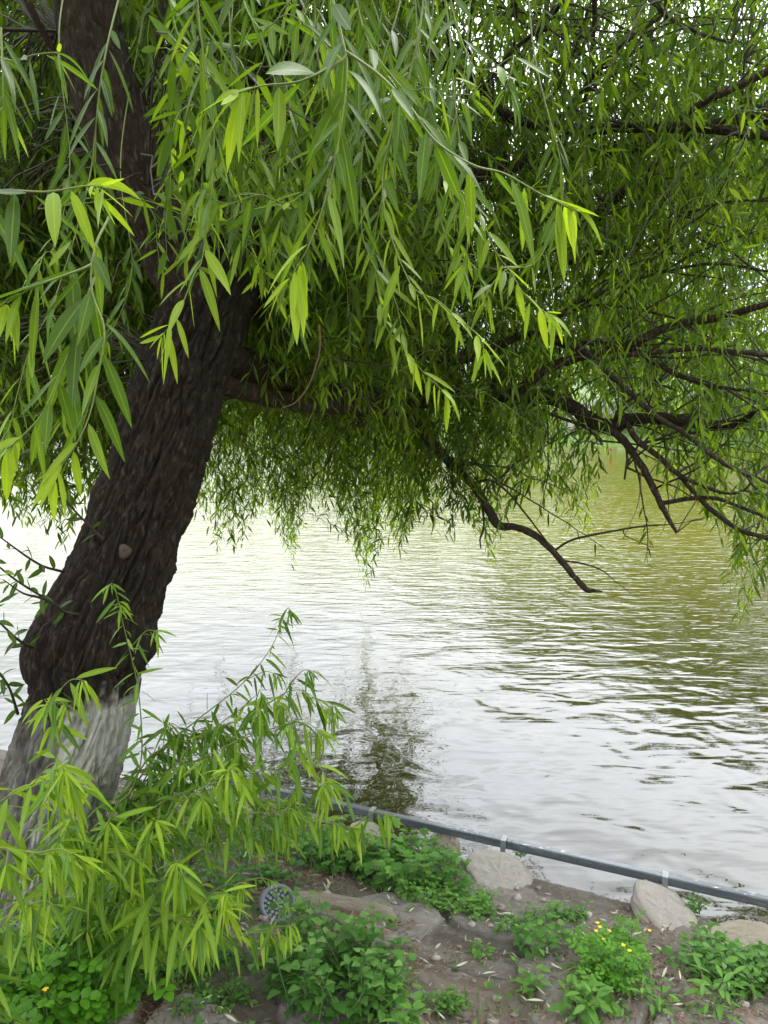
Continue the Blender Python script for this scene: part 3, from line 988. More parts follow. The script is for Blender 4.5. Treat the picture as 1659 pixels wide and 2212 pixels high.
# top left
BR.append(z5([(560, 640, 2.7, 30), (620, 430, 2.7, 38), (680, 200, 2.68, 40), (702, -20, 2.66, 44), (720, -300, 2.6, 40)]))
BR.append(z5([(420, 640, 2.62, 20), (310, 420, 2.6, 26), (240, 240, 2.56, 32), (170, 110, 2.5, 34), (110, -20, 2.45, 36), (0, -250, 2.4, 30)]))
BR.append(z5([(600, 560, 2.75, 16), (700, 490, 2.85, 18), (820, 395, 2.95, 16), (980, 300, 3.05, 14), (1090, 250, 3.15, 10)]))
BR.append(z5([(250, 135, 2.65, 14), (170, 132, 2.6, 16), (0, 128, 2.5, 18), (-200, 120, 2.4, 16)]))
BR.append(z5([(860, 1240, 2.75, 16), (800, 1100, 2.6, 18), (690, 940, 2.5, 18), (640, 800, 2.45, 14)]))
# a crown bough running out of the frame over the bank, another back over the water
BR.append([(600, 20, 3.2, 80), (560, -250, 3.0, 70), (420, -520, 2.6, 56), (300, -900, 2.2, 40)])
BR.append([(610, -60, 3.3, 90), (760, -300, 3.9, 70), (950, -420, 4.6, 50), (1200, -500, 5.2, 34), (1450, -520, 5.6, 18)])
BR.append([(540, 560, 2.95, 60), (560, 640, 3.6, 50), (600, 720, 4.6, 44), (650, 790, 5.6, 38), (690, 850, 6.4, 30), (710, 905, 6.9, 24), (716, 950, 7.1, 10)])
BR.append([(600, 720, 4.6, 36), (520, 780, 5.6, 28), (470, 850, 6.4, 18), (440, 920, 6.8, 8)])
BR.append([(640, 780, 5.4, 30), (740, 800, 6.2, 26), (830, 850, 6.8, 20), (880, 930, 7.2, 10)])

LIMB = []          # objects
LIMB_PTS, LIMB_IDX = [], []
for i, rows in enumerate(BR):
    full = px_path(rows)
    ln = np.linalg.norm(np.diff(full[:, :3], axis=0), axis=1).sum()
    big = full[:, 3].max()
    c, s = spline(full, max(12, int(ln / (.008 if big > .05 else .016 if big > .018 else .03))))
    p, r = c[:, :3].copy(), np.maximum(c[:, 3] * (1 if big > .05 else .88), .0012)
    p = p + (np.stack([fbm(np.c_[s * 6, s * 0 + i, s * 0 + k * 9], 3) for k in range(3)], 1)) * np.minimum(r * .8, .012)[:, None]
    n = 160 if big > .07 else 40 if big > .03 else 16 if big > .012 else 8
    if big > .03:
        d, _ = bark_disp(p, r, n, min(.010, big * .14), .022 if big > .06 else .014, .22, i * 3.1)
    else:
        d = fbm(np.stack(np.broadcast_arrays(np.cos(np.arange(n) * 2 * np.pi / n) * 2, np.sin(np.arange(n) * 2 * np.pi / n) * 2, (s * 25)[:, None]), -1) + i, 3) * np.minimum(r * .3, .006)[:, None]
    v, q = tube(p, r, n, d)
    LIMB.append(MB().add(v, q).build('branch', M['limb'] if big > .05 else M['bark'] if big > .008 else M['brown_twig'], TREE))
    k = slice(None, None, max(1, len(p) // 30))
    LIMB_PTS.append(p[k])
    LIMB_IDX.append(np.full(len(p[k]), i))
LIMB_PTS = np.concatenate(LIMB_PTS)
LIMB_IDX = np.concatenate(LIMB_IDX)


def nearest_limb(p):
    best = np.empty(len(p), int)
    dist = np.empty(len(p))
    for a in range(0, len(p), 500):
        d = np.linalg.norm(p[a:a + 500, None] - LIMB_PTS[None], axis=-1)
        j = d.argmin(1)
        best[a:a + 500] = j
        dist[a:a + 500] = d.min(1)
    return LIMB_IDX[best], LIMB_PTS[best], dist


# lower rim of the hanging crown on the sheet
RIM = np.array([(-150, 1000), (0, 1090), (90, 1150), (130, 1190), (200, 1080), (420, 1110), (470, 1205), (520, 1180), (560, 1120), (600, 1140), (635, 1240), (662, 1110), (700, 1105), (760, 1180), (790, 1285),
                (830, 1140), (862, 1205), (900, 1110), (960, 1180), (1000, 1120), (1060, 1225), (1100, 1100), (1150, 1060), (1200, 1120), (1245, 1165), (1292, 1150), (1305, 1020), (1325, 930), (1350, 880), (1395, 900),
                (1410, 990), (1440, 1110), (1500, 1060), (1550, 1200), (1600, 1380), (1640, 1250), (1700, 1300), (1800, 1250)], float)


def trunk_hides(pos, rows, ymin, ymax, margin=10):
    """True for withes that would hang in front of a stretch of wood seen bare in the photo"""
    px, py, dep = proj(pos.reshape(-1, 3))
    cx = np.interp(py, rows[:, 1], rows[:, 0])
    hw = np.interp(py, rows[:, 1], rows[:, 3]) / 2 + margin
    Y = np.interp(py, rows[:, 1], rows[:, 2])
    hit = (np.abs(px - cx) < hw) & (pos.reshape(-1, 3)[:, 1] < Y + .1) & (py > ymin) & (py < ymax)
    return hit.reshape(pos.shape[:2]).any(1)


TRK = np.c_[TR[:, 1], TR[:, 0], TR[:, 3], TR[:, 2]][::-1]
LB2 = np.array(BR[0])[::-1]
LB2 = LB2[np.argsort(LB2[:, 1])]

GROUPS = {}


def hang(n, xr, yr, Yr, length, K, leaf, ratio=.15, tint0=.33, ypow=1.0, rim=True, bare=True, seg=3, mid=False, near=False, skip=.05, above=0.0):
    x = rng.uniform(*xr, n)
    lim = np.interp(x, RIM[:, 0], RIM[:, 1]) if rim else np.full(n, yr[1])
    lo = np.full(n, float(yr[0]))
    hi = np.minimum(lim, yr[1])
    y = hi - (hi - lo) * rng.random(n) ** ypow
    Y = rng.uniform(*Yr, n)
    cap_ = 4.1 / (np.where(x < 1200, .57, .675) + np.tan(PITCH + np.arctan((y - 1106) / F)))
    Y = np.where((x > 930) & (Y > cap_), cap_ - rng.uniform(0, .8, n), Y)
    ln = rng.uniform(*length, n)
    az = rng.uniform(0, 2 * np.pi, n)
    d0 = np.stack([np.cos(az), np.sin(az), rng.uniform(-.5, .5, n)], -1)
    pos = grow(n, d0, ln, K, rng.uniform(.8, 7, n) / ln ** .5, .25)
    tip = at(x, y, Y)
    low = pos[np.arange(n), pos[..., 2].argmin(1)]
    pos = pos + (tip - low)[:, None]
    ok = pos[..., 2].min(1) > .25
    if bare:
        ok &= ~trunk_hides(pos, TRK, 640, 2300) & ~trunk_hides(pos, LB2, -20, 330)
    # nothing may hang below the rim of the crown
    px, py, dep = proj(pos.reshape(-1, 3))
    if rim:
        ok &= ~((py > np.interp(px, RIM[:, 0], RIM[:, 1]) + 25).reshape(pos.shape[:2]).any(1))
    pos = pos[ok]
    li, lp, dist = nearest_limb(pos[:, 0])
    for i in np.unique(li):
        sel = li == i
        g = GROUPS.setdefault(int(i), [MB(), MB()])
        a = pos[sel]
        dress(g[0], a, leaf, ratio, seg, mid, tint0, 1, skip=skip)
        v, q = thin_tubes(a, .0022 if near else .0018, .0007, 3)
        g[1].add(v, q)
        # the twig that joins the withe to its bough
        j = (dist[sel] < 1.0) & (dist[sel] > .03) & (rng.random(sel.sum()) < (.05 if i == 0 else min(.8, 40 / sel.sum())))
        if j.any():
            A, B = lp[sel][j], a[j, 0]
            t = np.linspace(0, 1, 6)[None, :, None]
            dirb = (a[j, 1] - a[j, 0])
            c = A[:, None] * (1 - t) + B[:, None] * t + np.array([0, 0, 1.0]) * (.16 * dist[sel][j])[:, None, None] * np.sin(np.pi * t) + rng.normal(0, .012, (j.sum(), 6, 3)) * np.sin(np.pi * t)
            v, q = thin_tubes(c, .0036, .0020, 4)
            g[1].add(v, q, mi=1)


# curtain over the lake
hang(1650, (380, 900), (520, 1300), (4.4, 8.0), (.5, 1.25), 22, .092, .17, .40, 1.1)
hang(110, (500, 800), (620, 880), (2.75, 3.3), (.3, .6), 16, .095, .17, .40, 1.0)
hang(420, (480, 960), (480, 960), (2.95, 4.4), (.4, .9), 20, .095, .17, .40, 1.0)
hang(1300, (-150, 340), (-200, 1200), (3.0, 6.5), (.5, 1.1), 20, .10, .17, .28, 1.0)
hang(1300, (-200, 330), (450, 1210), (2.9, 5.2), (.4, .9), 20, .10, .17, .28, .9)
hang(520, (620, 900), (700, 1250), (6.2, 8.4), (.6, 1.25), 22, .095, .18, .40, .9)
# right hand side
hang(1150, (860, 1760), (380, 1400), (4.15, 5.6), (.4, 1.05), 20, .095, .165, .40, 1.1)
hang(420, (860, 1180), (380, 1400), (4.15, 5.6), (.4, 1.05), 20, .095, .165, .36, 1.1)
hang(130, (1100, 1760), (250, 1400), (3.1, 4.1), (.4, .9), 20, .095, .165, .44, 1.1)
# roof of leaves
hang(2100, (-120, 900), (-260, 720), (3.0, 6.5), (.4, 1.0), 20, .10, .165, .38, 1.0)
hang(1850, (820, 1780), (-260, 560), (3.9, 6.5), (.4, 1.0), 20, .10, .165, .40, 1.0)
hang(150, (900, 1780), (-260, 520), (3.0, 3.9), (.4, .8), 18, .10, .165, .42, 1.0)
hang(380, (290, 860), (-150, 700), (2.6, 3.6), (.35, .8), 20, .105, .165, .38, 1.0)

hang(44, (340, 640), (330, 690), (1.75, 2.45), (.3, .6), 16, .10, .16, .36, 1.0, seg=6, mid=True)


def side_branches(n):
    """fine dark side branches along the limbs reaching out over the lake"""
    px, py, dep = proj(LIMB_PTS)
    ok = np.flatnonzero((px > 950) & (py > 0) & (py < 1060) & (LIMB_IDX > 0))
    k = rng.choice(ok, n)
    ln = rng.uniform(.45, 1.1, n)
    d0 = np.stack([rng.uniform(.1, 1.0, n), rng.uniform(-.5, .6, n), rng.uniform(-.45, .6, n)], -1)
    pos = grow(n, d0, ln, 14, rng.uniform(-.5, 1.2, n), .22) + LIMB_PTS[k][:, None]
    for i in np.unique(LIMB_IDX[k]):
        g = GROUPS.setdefault(int(i), [MB(), MB()])
        a = pos[LIMB_IDX[k] == i]
        g[1].add(*thin_tubes(a, .0065, .0018, 5), mi=1)
        dress(g[0], a[:, 6:], .09, .165, 3, False, .40, 1)


side_branches(110)


def crown_top(n):
    """the part of the crown overhead, mostly above the picture"""
    x = rng.uniform(-4.6, 5.4, n)
    y = rng.uniform(-1.2, 8.0, n)
    z = rng.uniform(3.9, 6.8, n) - .05 * (x - .3) ** 2 - .05 * (y - 4) ** 2
    ln = rng.uniform(.5, 1.1, n)
    az = rng.uniform(0, 6.28, n)
    pos = grow(n, np.stack([np.cos(az), np.sin(az), rng.uniform(-.3, .6, n)], -1), ln, 12, rng.uniform(3, 7, n)) + np.stack([x, y, z], -1)[:, None]
    px, py, dep = proj(pos.reshape(-1, 3))
    ok = ~((py > -160) & (px > -200) & (px < 1860) & (dep > 0)).reshape(pos.shape[:2]).any(1)
    pos = pos[ok]
    li, lp, dist = nearest_limb(pos[:, 0])
    for i in np.unique(li):
        g = GROUPS.setdefault(int(i), [MB(), MB()])
        a = pos[li == i]
        dress(g[0], a, .17, .18, 2, False, .35, 1)
        g[1].add(*thin_tubes(a, .0025, .001, 3))


crown_top(4200)
for i, (a, b) in GROUPS.items():
    a.build('leaves', M['leaf'], LIMB[i])
    b.build('twigs', [M['twig'], M['brown_twig']], LIMB[i])


# leafy twigs close to the camera
def to_limb(rows):
    """lead the twig back to the bough it grows from"""
    p0, p1 = at(*rows[0]), at(*rows[1])
    back = norm(p0 - p1) * .12
    dx = rng.normal(0, .14)
    q = p0 + np.array([dx, rng.uniform(.25, .6), rng.uniform(1.0, 1.3)])
    m1, m2 = p0 + back * .7 + np.array([dx * .15, .04, .16]), p0 + np.array([dx * .5, .16, .55])
    out = []
    for v in (q, m2, m1):
        x, y, _ = proj(v[None])
        out.append((float(x[0]), float(y[0]), v[1]))
    return out + list(rows)


def sprig(rows, leaf=.11, ratio=.18, spacing=.024, tint0=.42, r0=.0022, r1=.0008, droop=.8, young=.45, tipn=6, lat=.55, name='leafy_twig', parent=None, m='leaf_near', from_=0.0, stem='twig', curve=(.02, .3)):
    c, s = spline(np.c_[at([q[0] for q in rows], [q[1] for q in rows], [q[2] for q in rows])], max(16, 12 * len(rows)))
    r = np.linspace(r0, r1, len(c))
    v, q = tube(c, r, 6)
    o = MB().add(v, q).build(name, M[stem], parent)
    L = s[-1]
    n = max(4, int(L * (1 - from_) / spacing))
    u = np.linspace(from_ * L, L, n) + rng.normal(0, spacing * .2, n)
    u = np.clip(np.r_[u, np.full(tipn, L) - rng.uniform(0, .03, tipn)], 0, L)
    P = np.stack([np.interp(u, s, c[:, k]) for k in range(3)], 1)
    T = norm(np.stack([np.interp(u, s, np.gradient(c[:, k])) for k in range(3)], 1))
    k = np.arange(len(u))
    phi = k * 2.4 + rng.uniform(0, 6.28) + rng.normal(0, .3, len(u))
    a = norm(np.cross(T, np.array([.13, .2, 1.0])))
    b = np.cross(T, a)
    la = np.cos(phi)[:, None] * a + np.sin(phi)[:, None] * b
    D = T * .45 + la * lat + np.array([0, 0, -1.0]) * rng.uniform(droop * .6, droop * 1.2, len(u))[:, None]
    U = la * .5 + np.array([0, -.45, .6]) + rng.normal(size=P.shape) * .4
    g = u / L
    LL = leaf * rng.uniform(.7, 1.15, len(u)) * (1 - .3 * g ** 4)
    LL[n:] *= rng.uniform(.45, .9, tipn)
    tint = np.clip(tint0 * (.45 + .6 * g) + rng.normal(0, .11, len(u)) + young * g ** 3 + .35 * (rng.random(len(u)) < .03), .03, 1)
    if m == 'leaf_shoot':       # the round lamp stands clear of the leaves
        x_, y_, _ = proj(P + norm(D) * (LL * .6)[:, None])
        LL = np.where((np.abs(x_ - 598) < 62) & (np.abs(y_ - 1955) < 62), LL * .35, LL)
    mb = MB()
    cv = rng.uniform(*curve, len(u))
    cv[n:] *= rng.uniform(1, 3.2, tipn)
    # leaf stalks
    pe = P + norm(D) * (LL * .05)[:, None]
    leaves(mb, pe, D, U, LL, LL * ratio * rng.uniform(.8, 1.15, len(u)), LANCE, 9, cv, .13, True, tint, rng.normal(0, .5, len(u)))
    mb.build('leaves', M[m], o)
    mb2 = MB()
    v, q = thin_tubes(np.stack([P, (P + pe) / 2, pe + norm(D) * (LL * .05)[:, None]], 1), .0007, .0006, 3)
    return o


HERO = [
    [(-120, 430, 1.12), (0, 412, 1.1), (100, 414, 1.08), (180, 402, 1.07), (222, 402, 1.06)],
    [(235, 470, 1.2), (205, 537, 1.16), (198, 626, 1.13), (225, 709, 1.1), (215, 792, 1.08), (195, 891, 1.06), (162, 964, 1.05), (112, 1033, 1.05)],
    [(205, 600, 1.16), (185, 653, 1.13), (159, 739, 1.11), (129, 808, 1.1), (93, 891, 1.08), (43, 947, 1.07), (15, 970, 1.06)],
    [(200, 570, 1.2), (172, 583, 1.18), (73, 620, 1.14), (15, 655, 1.12)],
    [(440, 540, 1.45), (420, 590, 1.42), (384, 679, 1.38), (350, 725, 1.36)],
    [(690, -120, 1.2), (719, 0, 1.18), (741, 91, 1.15), (749, 135, 1.13), (745, 218, 1.1), (727, 327, 1.08), (712, 400, 1.07), (672, 520, 1.06), (628, 600, 1.06)],
    [(748, 120, 1.13), (730, 135, 1.12), (650, 175, 1.08), (567, 185, 1.05), (516, 200, 1.04)],
    [(748, 112, 1.14), (821, 164, 1.14), (887, 233, 1.13), (941, 305, 1.12), (1021, 356, 1.12), (1090, 375, 1.13), (1170, 420, 1.14), (1240, 452, 1.15)],
    [(1060, 520, 1.65), (1105, 589, 1.6), (1136, 641, 1.57), (1200, 690, 1.55)],
    [(880, 600, 1.5), (946, 649, 1.46), (989, 688, 1.43), (1037, 728, 1.4), (1046, 765, 1.39)],
    [(830, 690, 1.9), (866, 740, 1.86), (886, 772, 1.84), (926, 815, 1.82), (970, 855, 1.8)],
    [(-60, 100, 1.4), (20, 130, 1.38), (75, 118, 1.36), (130, 112, 1.35)],
    [(2, 60, 1.3), (6, 160, 1.28), (8, 230, 1.27)],
    [(270, 330, 1.6), (285, 260, 1.55), (315, 250, 1.52), (380, 290, 1.5)],
    [(640, 330, 1.5), (540, 330, 1.45), (420, 345, 1.42), (330, 330, 1.4)],
    [(560, 60, 1.5), (620, 30, 1.45), (680, 70, 1.42), (720, 120, 1.4)],
    [(330, 560, 1.5), (290, 560, 1.45), (262, 600, 1.42), (300, 650, 1.4)],
    [(640, 430, 1.6), (560, 420, 1.55), (490, 440, 1.52), (430, 410, 1.5)],
    [(960, 350, 1.6), (1000, 430, 1.55), (1010, 520, 1.52), (1000, 600, 1.5)],
    [(860, 180, 1.5), (930, 190, 1.46), (1000, 220, 1.44), (1040, 180, 1.42)],
    [(1010, 120, 1.5), (1060, 150, 1.46), (1110, 120, 1.44), (1090, 200, 1.42)],
    [(560, 480, 1.8), (600, 560, 1.76), (640, 640, 1.74), (650, 720, 1.72)],
    [(780, 470, 1.8), (800, 560, 1.76), (850, 640, 1.74), (870, 720, 1.72)],
    [(120, 640, 1.5), (70, 740, 1.46), (40, 840, 1.44), (20, 930, 1.42)],
    [(60, 440, 1.6), (30, 540, 1.56), (10, 650, 1.54), (-10, 760, 1.52)],
]
for k, rows in enumerate(HERO):
    if k in (13, 14, 16, 24):
        continue
    first = k in (0, 5, 6, 7)
    ln = lambda q: np.linalg.norm(np.diff(np.array([at(*z) for z in q]), axis=0), axis=1).sum()
    full = rows if k in (0, 1, 2, 3, 5, 6, 7, 11, 12) else to_limb(rows)
    f0 = (.12 if k not in (7, 6) else .05) if full is rows else .5
    sprig(full, leaf=.110 if k < 8 else .10, ratio=.172, spacing=.024 if first else .021, tint0=.46 if k < 11 else .32, parent=TREE, from_=f0, tipn=7 if k < 11 else 4,
          young=.5 if k < 11 else .3, droop=.75, lat=.75, curve=(-.05, .35), r0=.0022 if full is rows else .0032)


# random leafy twigs filling the middle distance of the near crown
def near_fill(n, xr, yr, Yr, leaf=.1, tint0=.33):
    made = 0
    tries = 0
    while made < n:
        x, y, Y = rng.uniform(*xr), rng.uniform(*yr), rng.uniform(*Yr)
        lim = np.interp(x, [0, 200, 300, 360, 470, 560, 700, 800, 950, 1080, 1160, 1250], [1030, 1000, 850, 680, 600, 690, 720, 760, 800, 760, 620, 480])
        if y > lim:
            continue
        dx = rng.choice([-1, 1]) * rng.uniform(40, 130)
        h = rng.uniform(90, 260)
        rows = [(x - dx, y - h, Y + .1), (x - dx * .4, y - h * .75, Y + .05), (x - dx * .1, y - h * .35, Y), (x, y, Y)]
        pts = np.array(rows)
        P_ = at(pts[:, 0], pts[:, 1], pts[:, 2])[None]
        if y < 420 and x < 330:
            continue
        if trunk_hides(P_, TRK, 660, 2300, 30)[0] or trunk_hides(P_, LB2, -20, 300, 5)[0]:
            continue
        own = np.linalg.norm(np.diff(at(pts[:, 0], pts[:, 1], pts[:, 2]), axis=0), axis=1).sum()
        full = to_limb(rows)
        tot = np.array([at(*q) for q in full])
        sprig(full, leaf=leaf, spacing=.022, tint0=tint0, parent=TREE, tipn=3, young=.35, droop=.75, lat=.7, r0=.0028, from_=.58)
        made += 1


near_fill(15, (420, 1150), (150, 800), (1.7, 2.4))
near_fill(3, (-40, 340), (250, 1000), (1.7, 2.3))

# dark twigs with short leaves leaving the trunk on the left
z8 = lambda L: [(x * .3224, 1097 + y * .3224, Y) for x, y, Y in L]
for rows in ([(690, 210, 2.33), (600, 120, 2.3), (500, 20, 2.26), (380, -120, 2.2), (250, -200, 2.15)],
             [(430, 430, 2.42), (300, 395, 2.36), (200, 340, 2.3), (60, 240, 2.22), (-60, 150, 2.15)],
             [(530, 715, 2.3), (420, 690, 2.26), (340, 630, 2.2), (130, 500, 2.1), (0, 400, 2.0), (-120, 300, 1.9)],
             [(240, 950, 2.32), (130, 890, 2.2), (0, 770, 2.05), (-120, 640, 1.9)],
             [(340, 630, 2.2), (260, 600, 2.15), (150, 570, 2.1), (20, 480, 2.05)],
             [(120, 1380, 2.3), (60, 1200, 2.1), (0, 1120, 2.0), (-80, 1020, 1.9)]):
    sprig(z8(rows), leaf=.055, ratio=.27, spacing=.026, tint0=.22, r0=.005, r1=.0015, droop=.25, lat=.8, young=.3, tipn=3, parent=TREE, m='leaf_near', stem='brown_twig', from_=.1, curve=(0, .15))

# a bare brown withe hanging in the middle
for rows in ([(690, 700, 2.2), (690, 760, 2.2), (668, 830, 2.2), (640, 868, 2.2), (608, 882, 2.2)],
             [(1385, 1010, 4.0), (1380, 1080, 4.0), (1362, 1130, 3.98), (1345, 1165, 3.96)]):
    c, s = spline(at([q[0] for q in rows], [q[1] for q in rows], [q[2] for q in rows]), 40)
    v, q = tube(c, np.linspace(.0026, .0014, 40), 6)
    MB().add(v, q).build('bare_twig', plain('reddish_withe', (.16, .085, .05), .6, .3, 40), TREE)

# ------------------------------------------------------------------ young willow shoots at the foot of the trunk
SH = [
    ('thin willow shoot standing upright before the whitewashed trunk', [(236, 1790, 2.15), (285, 1706, 2.1), (306, 1629, 2.06), (300, 1500, 2.02), (284, 1420, 2.0), (264, 1339, 1.98), (258, 1300, 1.97)], .075, .30, .4),
    ('willow shoot with the highest wispy tip against the water', [(250, 1800, 2.3), (330, 1640, 2.3), (420, 1560, 2.28), (520, 1480, 2.26), (585, 1400, 2.25), (612, 1332, 2.25)], .085, .25, .3),
    ('willow shoot arching right over the water above its neighbours', [(255, 1790, 2.3), (320, 1640, 2.25), (430, 1590, 2.2), (540, 1545, 2.15), (640, 1490, 2.1), (722, 1545, 2.08)], .095, .25, .36),
    ('willow shoot reaching right to the water at mid height', [(260, 1800, 2.3), (330, 1690, 2.2), (430, 1640, 2.1), (540, 1590, 2.05), (650, 1560, 2.0), (700, 1590, 2.0)], .10, .3, .36),
    ('willow shoot whose drooping tip hangs over the start of the rail', [(240, 1850, 2.2), (340, 1740, 2.1), (470, 1690, 2.0), (590, 1660, 1.95), (680, 1650, 1.9), (714, 1700, 1.88)], .105, .3, .46),
    ('longest low willow shoot whose tip touches the pale rail stone', [(230, 1900, 2.15), (340, 1800, 2.0), (470, 1765, 1.95), (600, 1755, 1.9), (700, 1775, 1.88), (772, 1790, 1.86)], .105, .3, .40),
    ('willow shoot with a drooping star tip right of the trunk foot', [(220, 1950, 2.1), (270, 1880, 2.0), (300, 1830, 1.9), (325, 1815, 1.85)], .12, .5, .56),
    ('willow shoot with a drooping tip beneath the overhanging arched ones', [(250, 1880, 2.1), (330, 1790, 2.0), (410, 1720, 1.9), (460, 1690, 1.85), (500, 1660, 1.82)], .115, .35, .55),
    ('bright willow shoot drooping before the dark left side of the trunk', [(110, 1850, 2.0), (125, 1720, 1.92), (118, 1610, 1.88), (104, 1530, 1.86), (96, 1510, 1.85)], .11, .35, .6),
    ('large bright willow shoot fanning across the trunk foot from the left', [(-80, 1800, 1.7), (-10, 1740, 1.66), (50, 1700, 1.62), (100, 1692, 1.6), (150, 1700, 1.58)], .13, .3, .58),
    ('willow shoot entering low at the left edge above the yellow flowers', [(-100, 1850, 1.6), (-20, 1830, 1.58), (60, 1840, 1.56), (130, 1850, 1.55)], .12, .2, .5),
    ('willow shoot with a loose tip hanging over the celandine leaves', [(-60, 2010, 1.7), (20, 1960, 1.66), (90, 1900, 1.64), (150, 1850, 1.62), (180, 1870, 1.6)], .10, .3, .56),
    ('lowest bright willow shoot with a big drooping tuft near the grass', [(250, 2050, 1.9), (310, 2010, 1.8), (370, 1985, 1.72), (420, 1990, 1.68), (440, 2010, 1.67)], .13, .4, .62),
    ('low willow shoot whose tip crosses in front of the round lamp', [(300, 2080, 1.95), (400, 2045, 1.85), (500, 2025, 1.8), (580, 2005, 1.77), (640, 1998, 1.75)], .08, .35, .55),
    ('short willow shoot with curled tip left of the round lamp', [(300, 2040, 2.0), (380, 1980, 1.92), (450, 1930, 1.88), (500, 1910, 1.86), (525, 1925, 1.85)], .095, .4, .6),
    ('willow shoot with a small tuft between the trunk and the grass', [(200, 2060, 2.0), (210, 2010, 1.9), (250, 1975, 1.86), (290, 1965, 1.84)], .085, .4, .55),
    ('willow shoot with pale leaves hanging beside the trunk foot', [(160, 2000, 1.9), (200, 1900, 1.84), (215, 1830, 1.8), (250, 1790, 1.78)], .12, .4, .5),
    ('willow shoot leaning right above the leafy weeds', [(280, 1950, 2.1), (380, 1870, 2.0), (480, 1810, 1.95), (560, 1785, 1.92), (610, 1800, 1.9)], .085, .35, .42),
    ('willow shoot with long hanging leaves before the middle of the trunk foot', [(180, 2040, 1.9), (200, 1900, 1.8), (190, 1800, 1.74), (160, 1760, 1.72), (140, 1790, 1.71)], .13, .35, .46),
    ('willow shoot low at the left edge among the celandine', [(-40, 2080, 1.6), (10, 2000, 1.56), (50, 1950, 1.54), (70, 1960, 1.53)], .11, .3, .5),
    ('willow shoot drooping above the grass tuft', [(260, 2060, 1.9), (320, 1960, 1.8), (350, 1900, 1.76), (385, 1890, 1.74), (400, 1915, 1.73)], .125, .35, .5),
    ('small willow shoot whose tip nods just above the round lamp', [(330, 2040, 2.1), (420, 1880, 2.02), (480, 1800, 1.98), (530, 1800, 1.95), (560, 1825, 1.94)], .08, .35, .46),
    ('willow shoot tangled among others right of the whitewash', [(270, 1850, 2.25), (340, 1700, 2.18), (400, 1640, 2.14), (450, 1630, 2.12), (470, 1660, 2.11)], .11, .35, .42),
    ('willow shoot with a nodding tip against the dark water reflection', [(270, 1820, 2.3), (380, 1650, 2.22), (480, 1560, 2.18), (560, 1510, 2.15), (610, 1520, 2.13)], .10, .35, .38),
    ('willow shoot whose leaves hide the far end of the rail', [(260, 1830, 2.3), (350, 1700, 2.22), (430, 1660, 2.16), (510, 1650, 2.12), (560, 1690, 2.1)], .11, .3, .4),
    ('willow shoot leaning right just below the top edge of the thicket', [(250, 1820, 2.35), (340, 1640, 2.3), (400, 1590, 2.26), (460, 1570, 2.24), (500, 1600, 2.22)], .10, .3, .36),
    ('willow shoot with dark leaves beside the right edge of the whitewash', [(265, 1840, 2.35), (315, 1700, 2.32), (335, 1620, 2.3), (360, 1570, 2.28), (385, 1600, 2.27)], .10, .3, .32),
    ('willow shoot hanging over the shaded weeds left of the pale stone', [(290, 1900, 2.2), (400, 1760, 2.1), (520, 1730, 2.04), (620, 1735, 2.0), (670, 1765, 1.98)], .10, .3, .44),
    ('darker willow shoot deep in the thicket beside the trunk', [(240, 1900, 2.25), (330, 1800, 2.2), (430, 1760, 2.15), (520, 1730, 2.12)], .11, .3, .3),
]
for lab, rows, leaf, frm, tint in SH:
    g = at(*rows[0])
    gz = float(ground_z(g[0], g[1]))
    t = thing('willow_shoot', lab, 'shoot', (g[0], g[1], gz - .02), 'young willow shoots round the trunk foot')
    # root the stem in the ground below its first point
    base = np.array([g[0], g[1], gz - .02])
    bx, by, _ = proj(base[None])
    rr = [(float(bx[0]), float(by[0]), g[1])] + rows if g[2] > gz + .02 else rows
    sprig(rr, leaf=leaf * 1.08, ratio=.135, spacing=.0165, tint0=tint, r0=.0042, r1=.0010, droop=.72, lat=.85, young=.42, tipn=14, name='stem', parent=t, m='leaf_shoot', from_=frm * .8, curve=(.05, .45))
    # side twigs
    for s_ in range(2):
        i = len(rows) - 2 - (s_ % 2)
        a, b = np.array(rows[i]), np.array(rows[i + 1])
        m = a + (b - a) * rng.uniform(.1, .9)
        dx, dy = rng.uniform(-40, 90), rng.uniform(-60, 40)
        sprig([tuple(m), (m[0] + dx * .6, m[1] + dy * .8 - 10, m[2] - .03), (m[0] + dx, m[1] + dy, m[2] - .06)], leaf=leaf * .9, ratio=.135, spacing=.017, tint0=tint, r0=.0018, r1=.0008, droop=.85, lat=.7,
              young=.35, tipn=6, name='side_twig', parent=t, m='leaf_shoot', from_=.1, curve=(.05, .45))

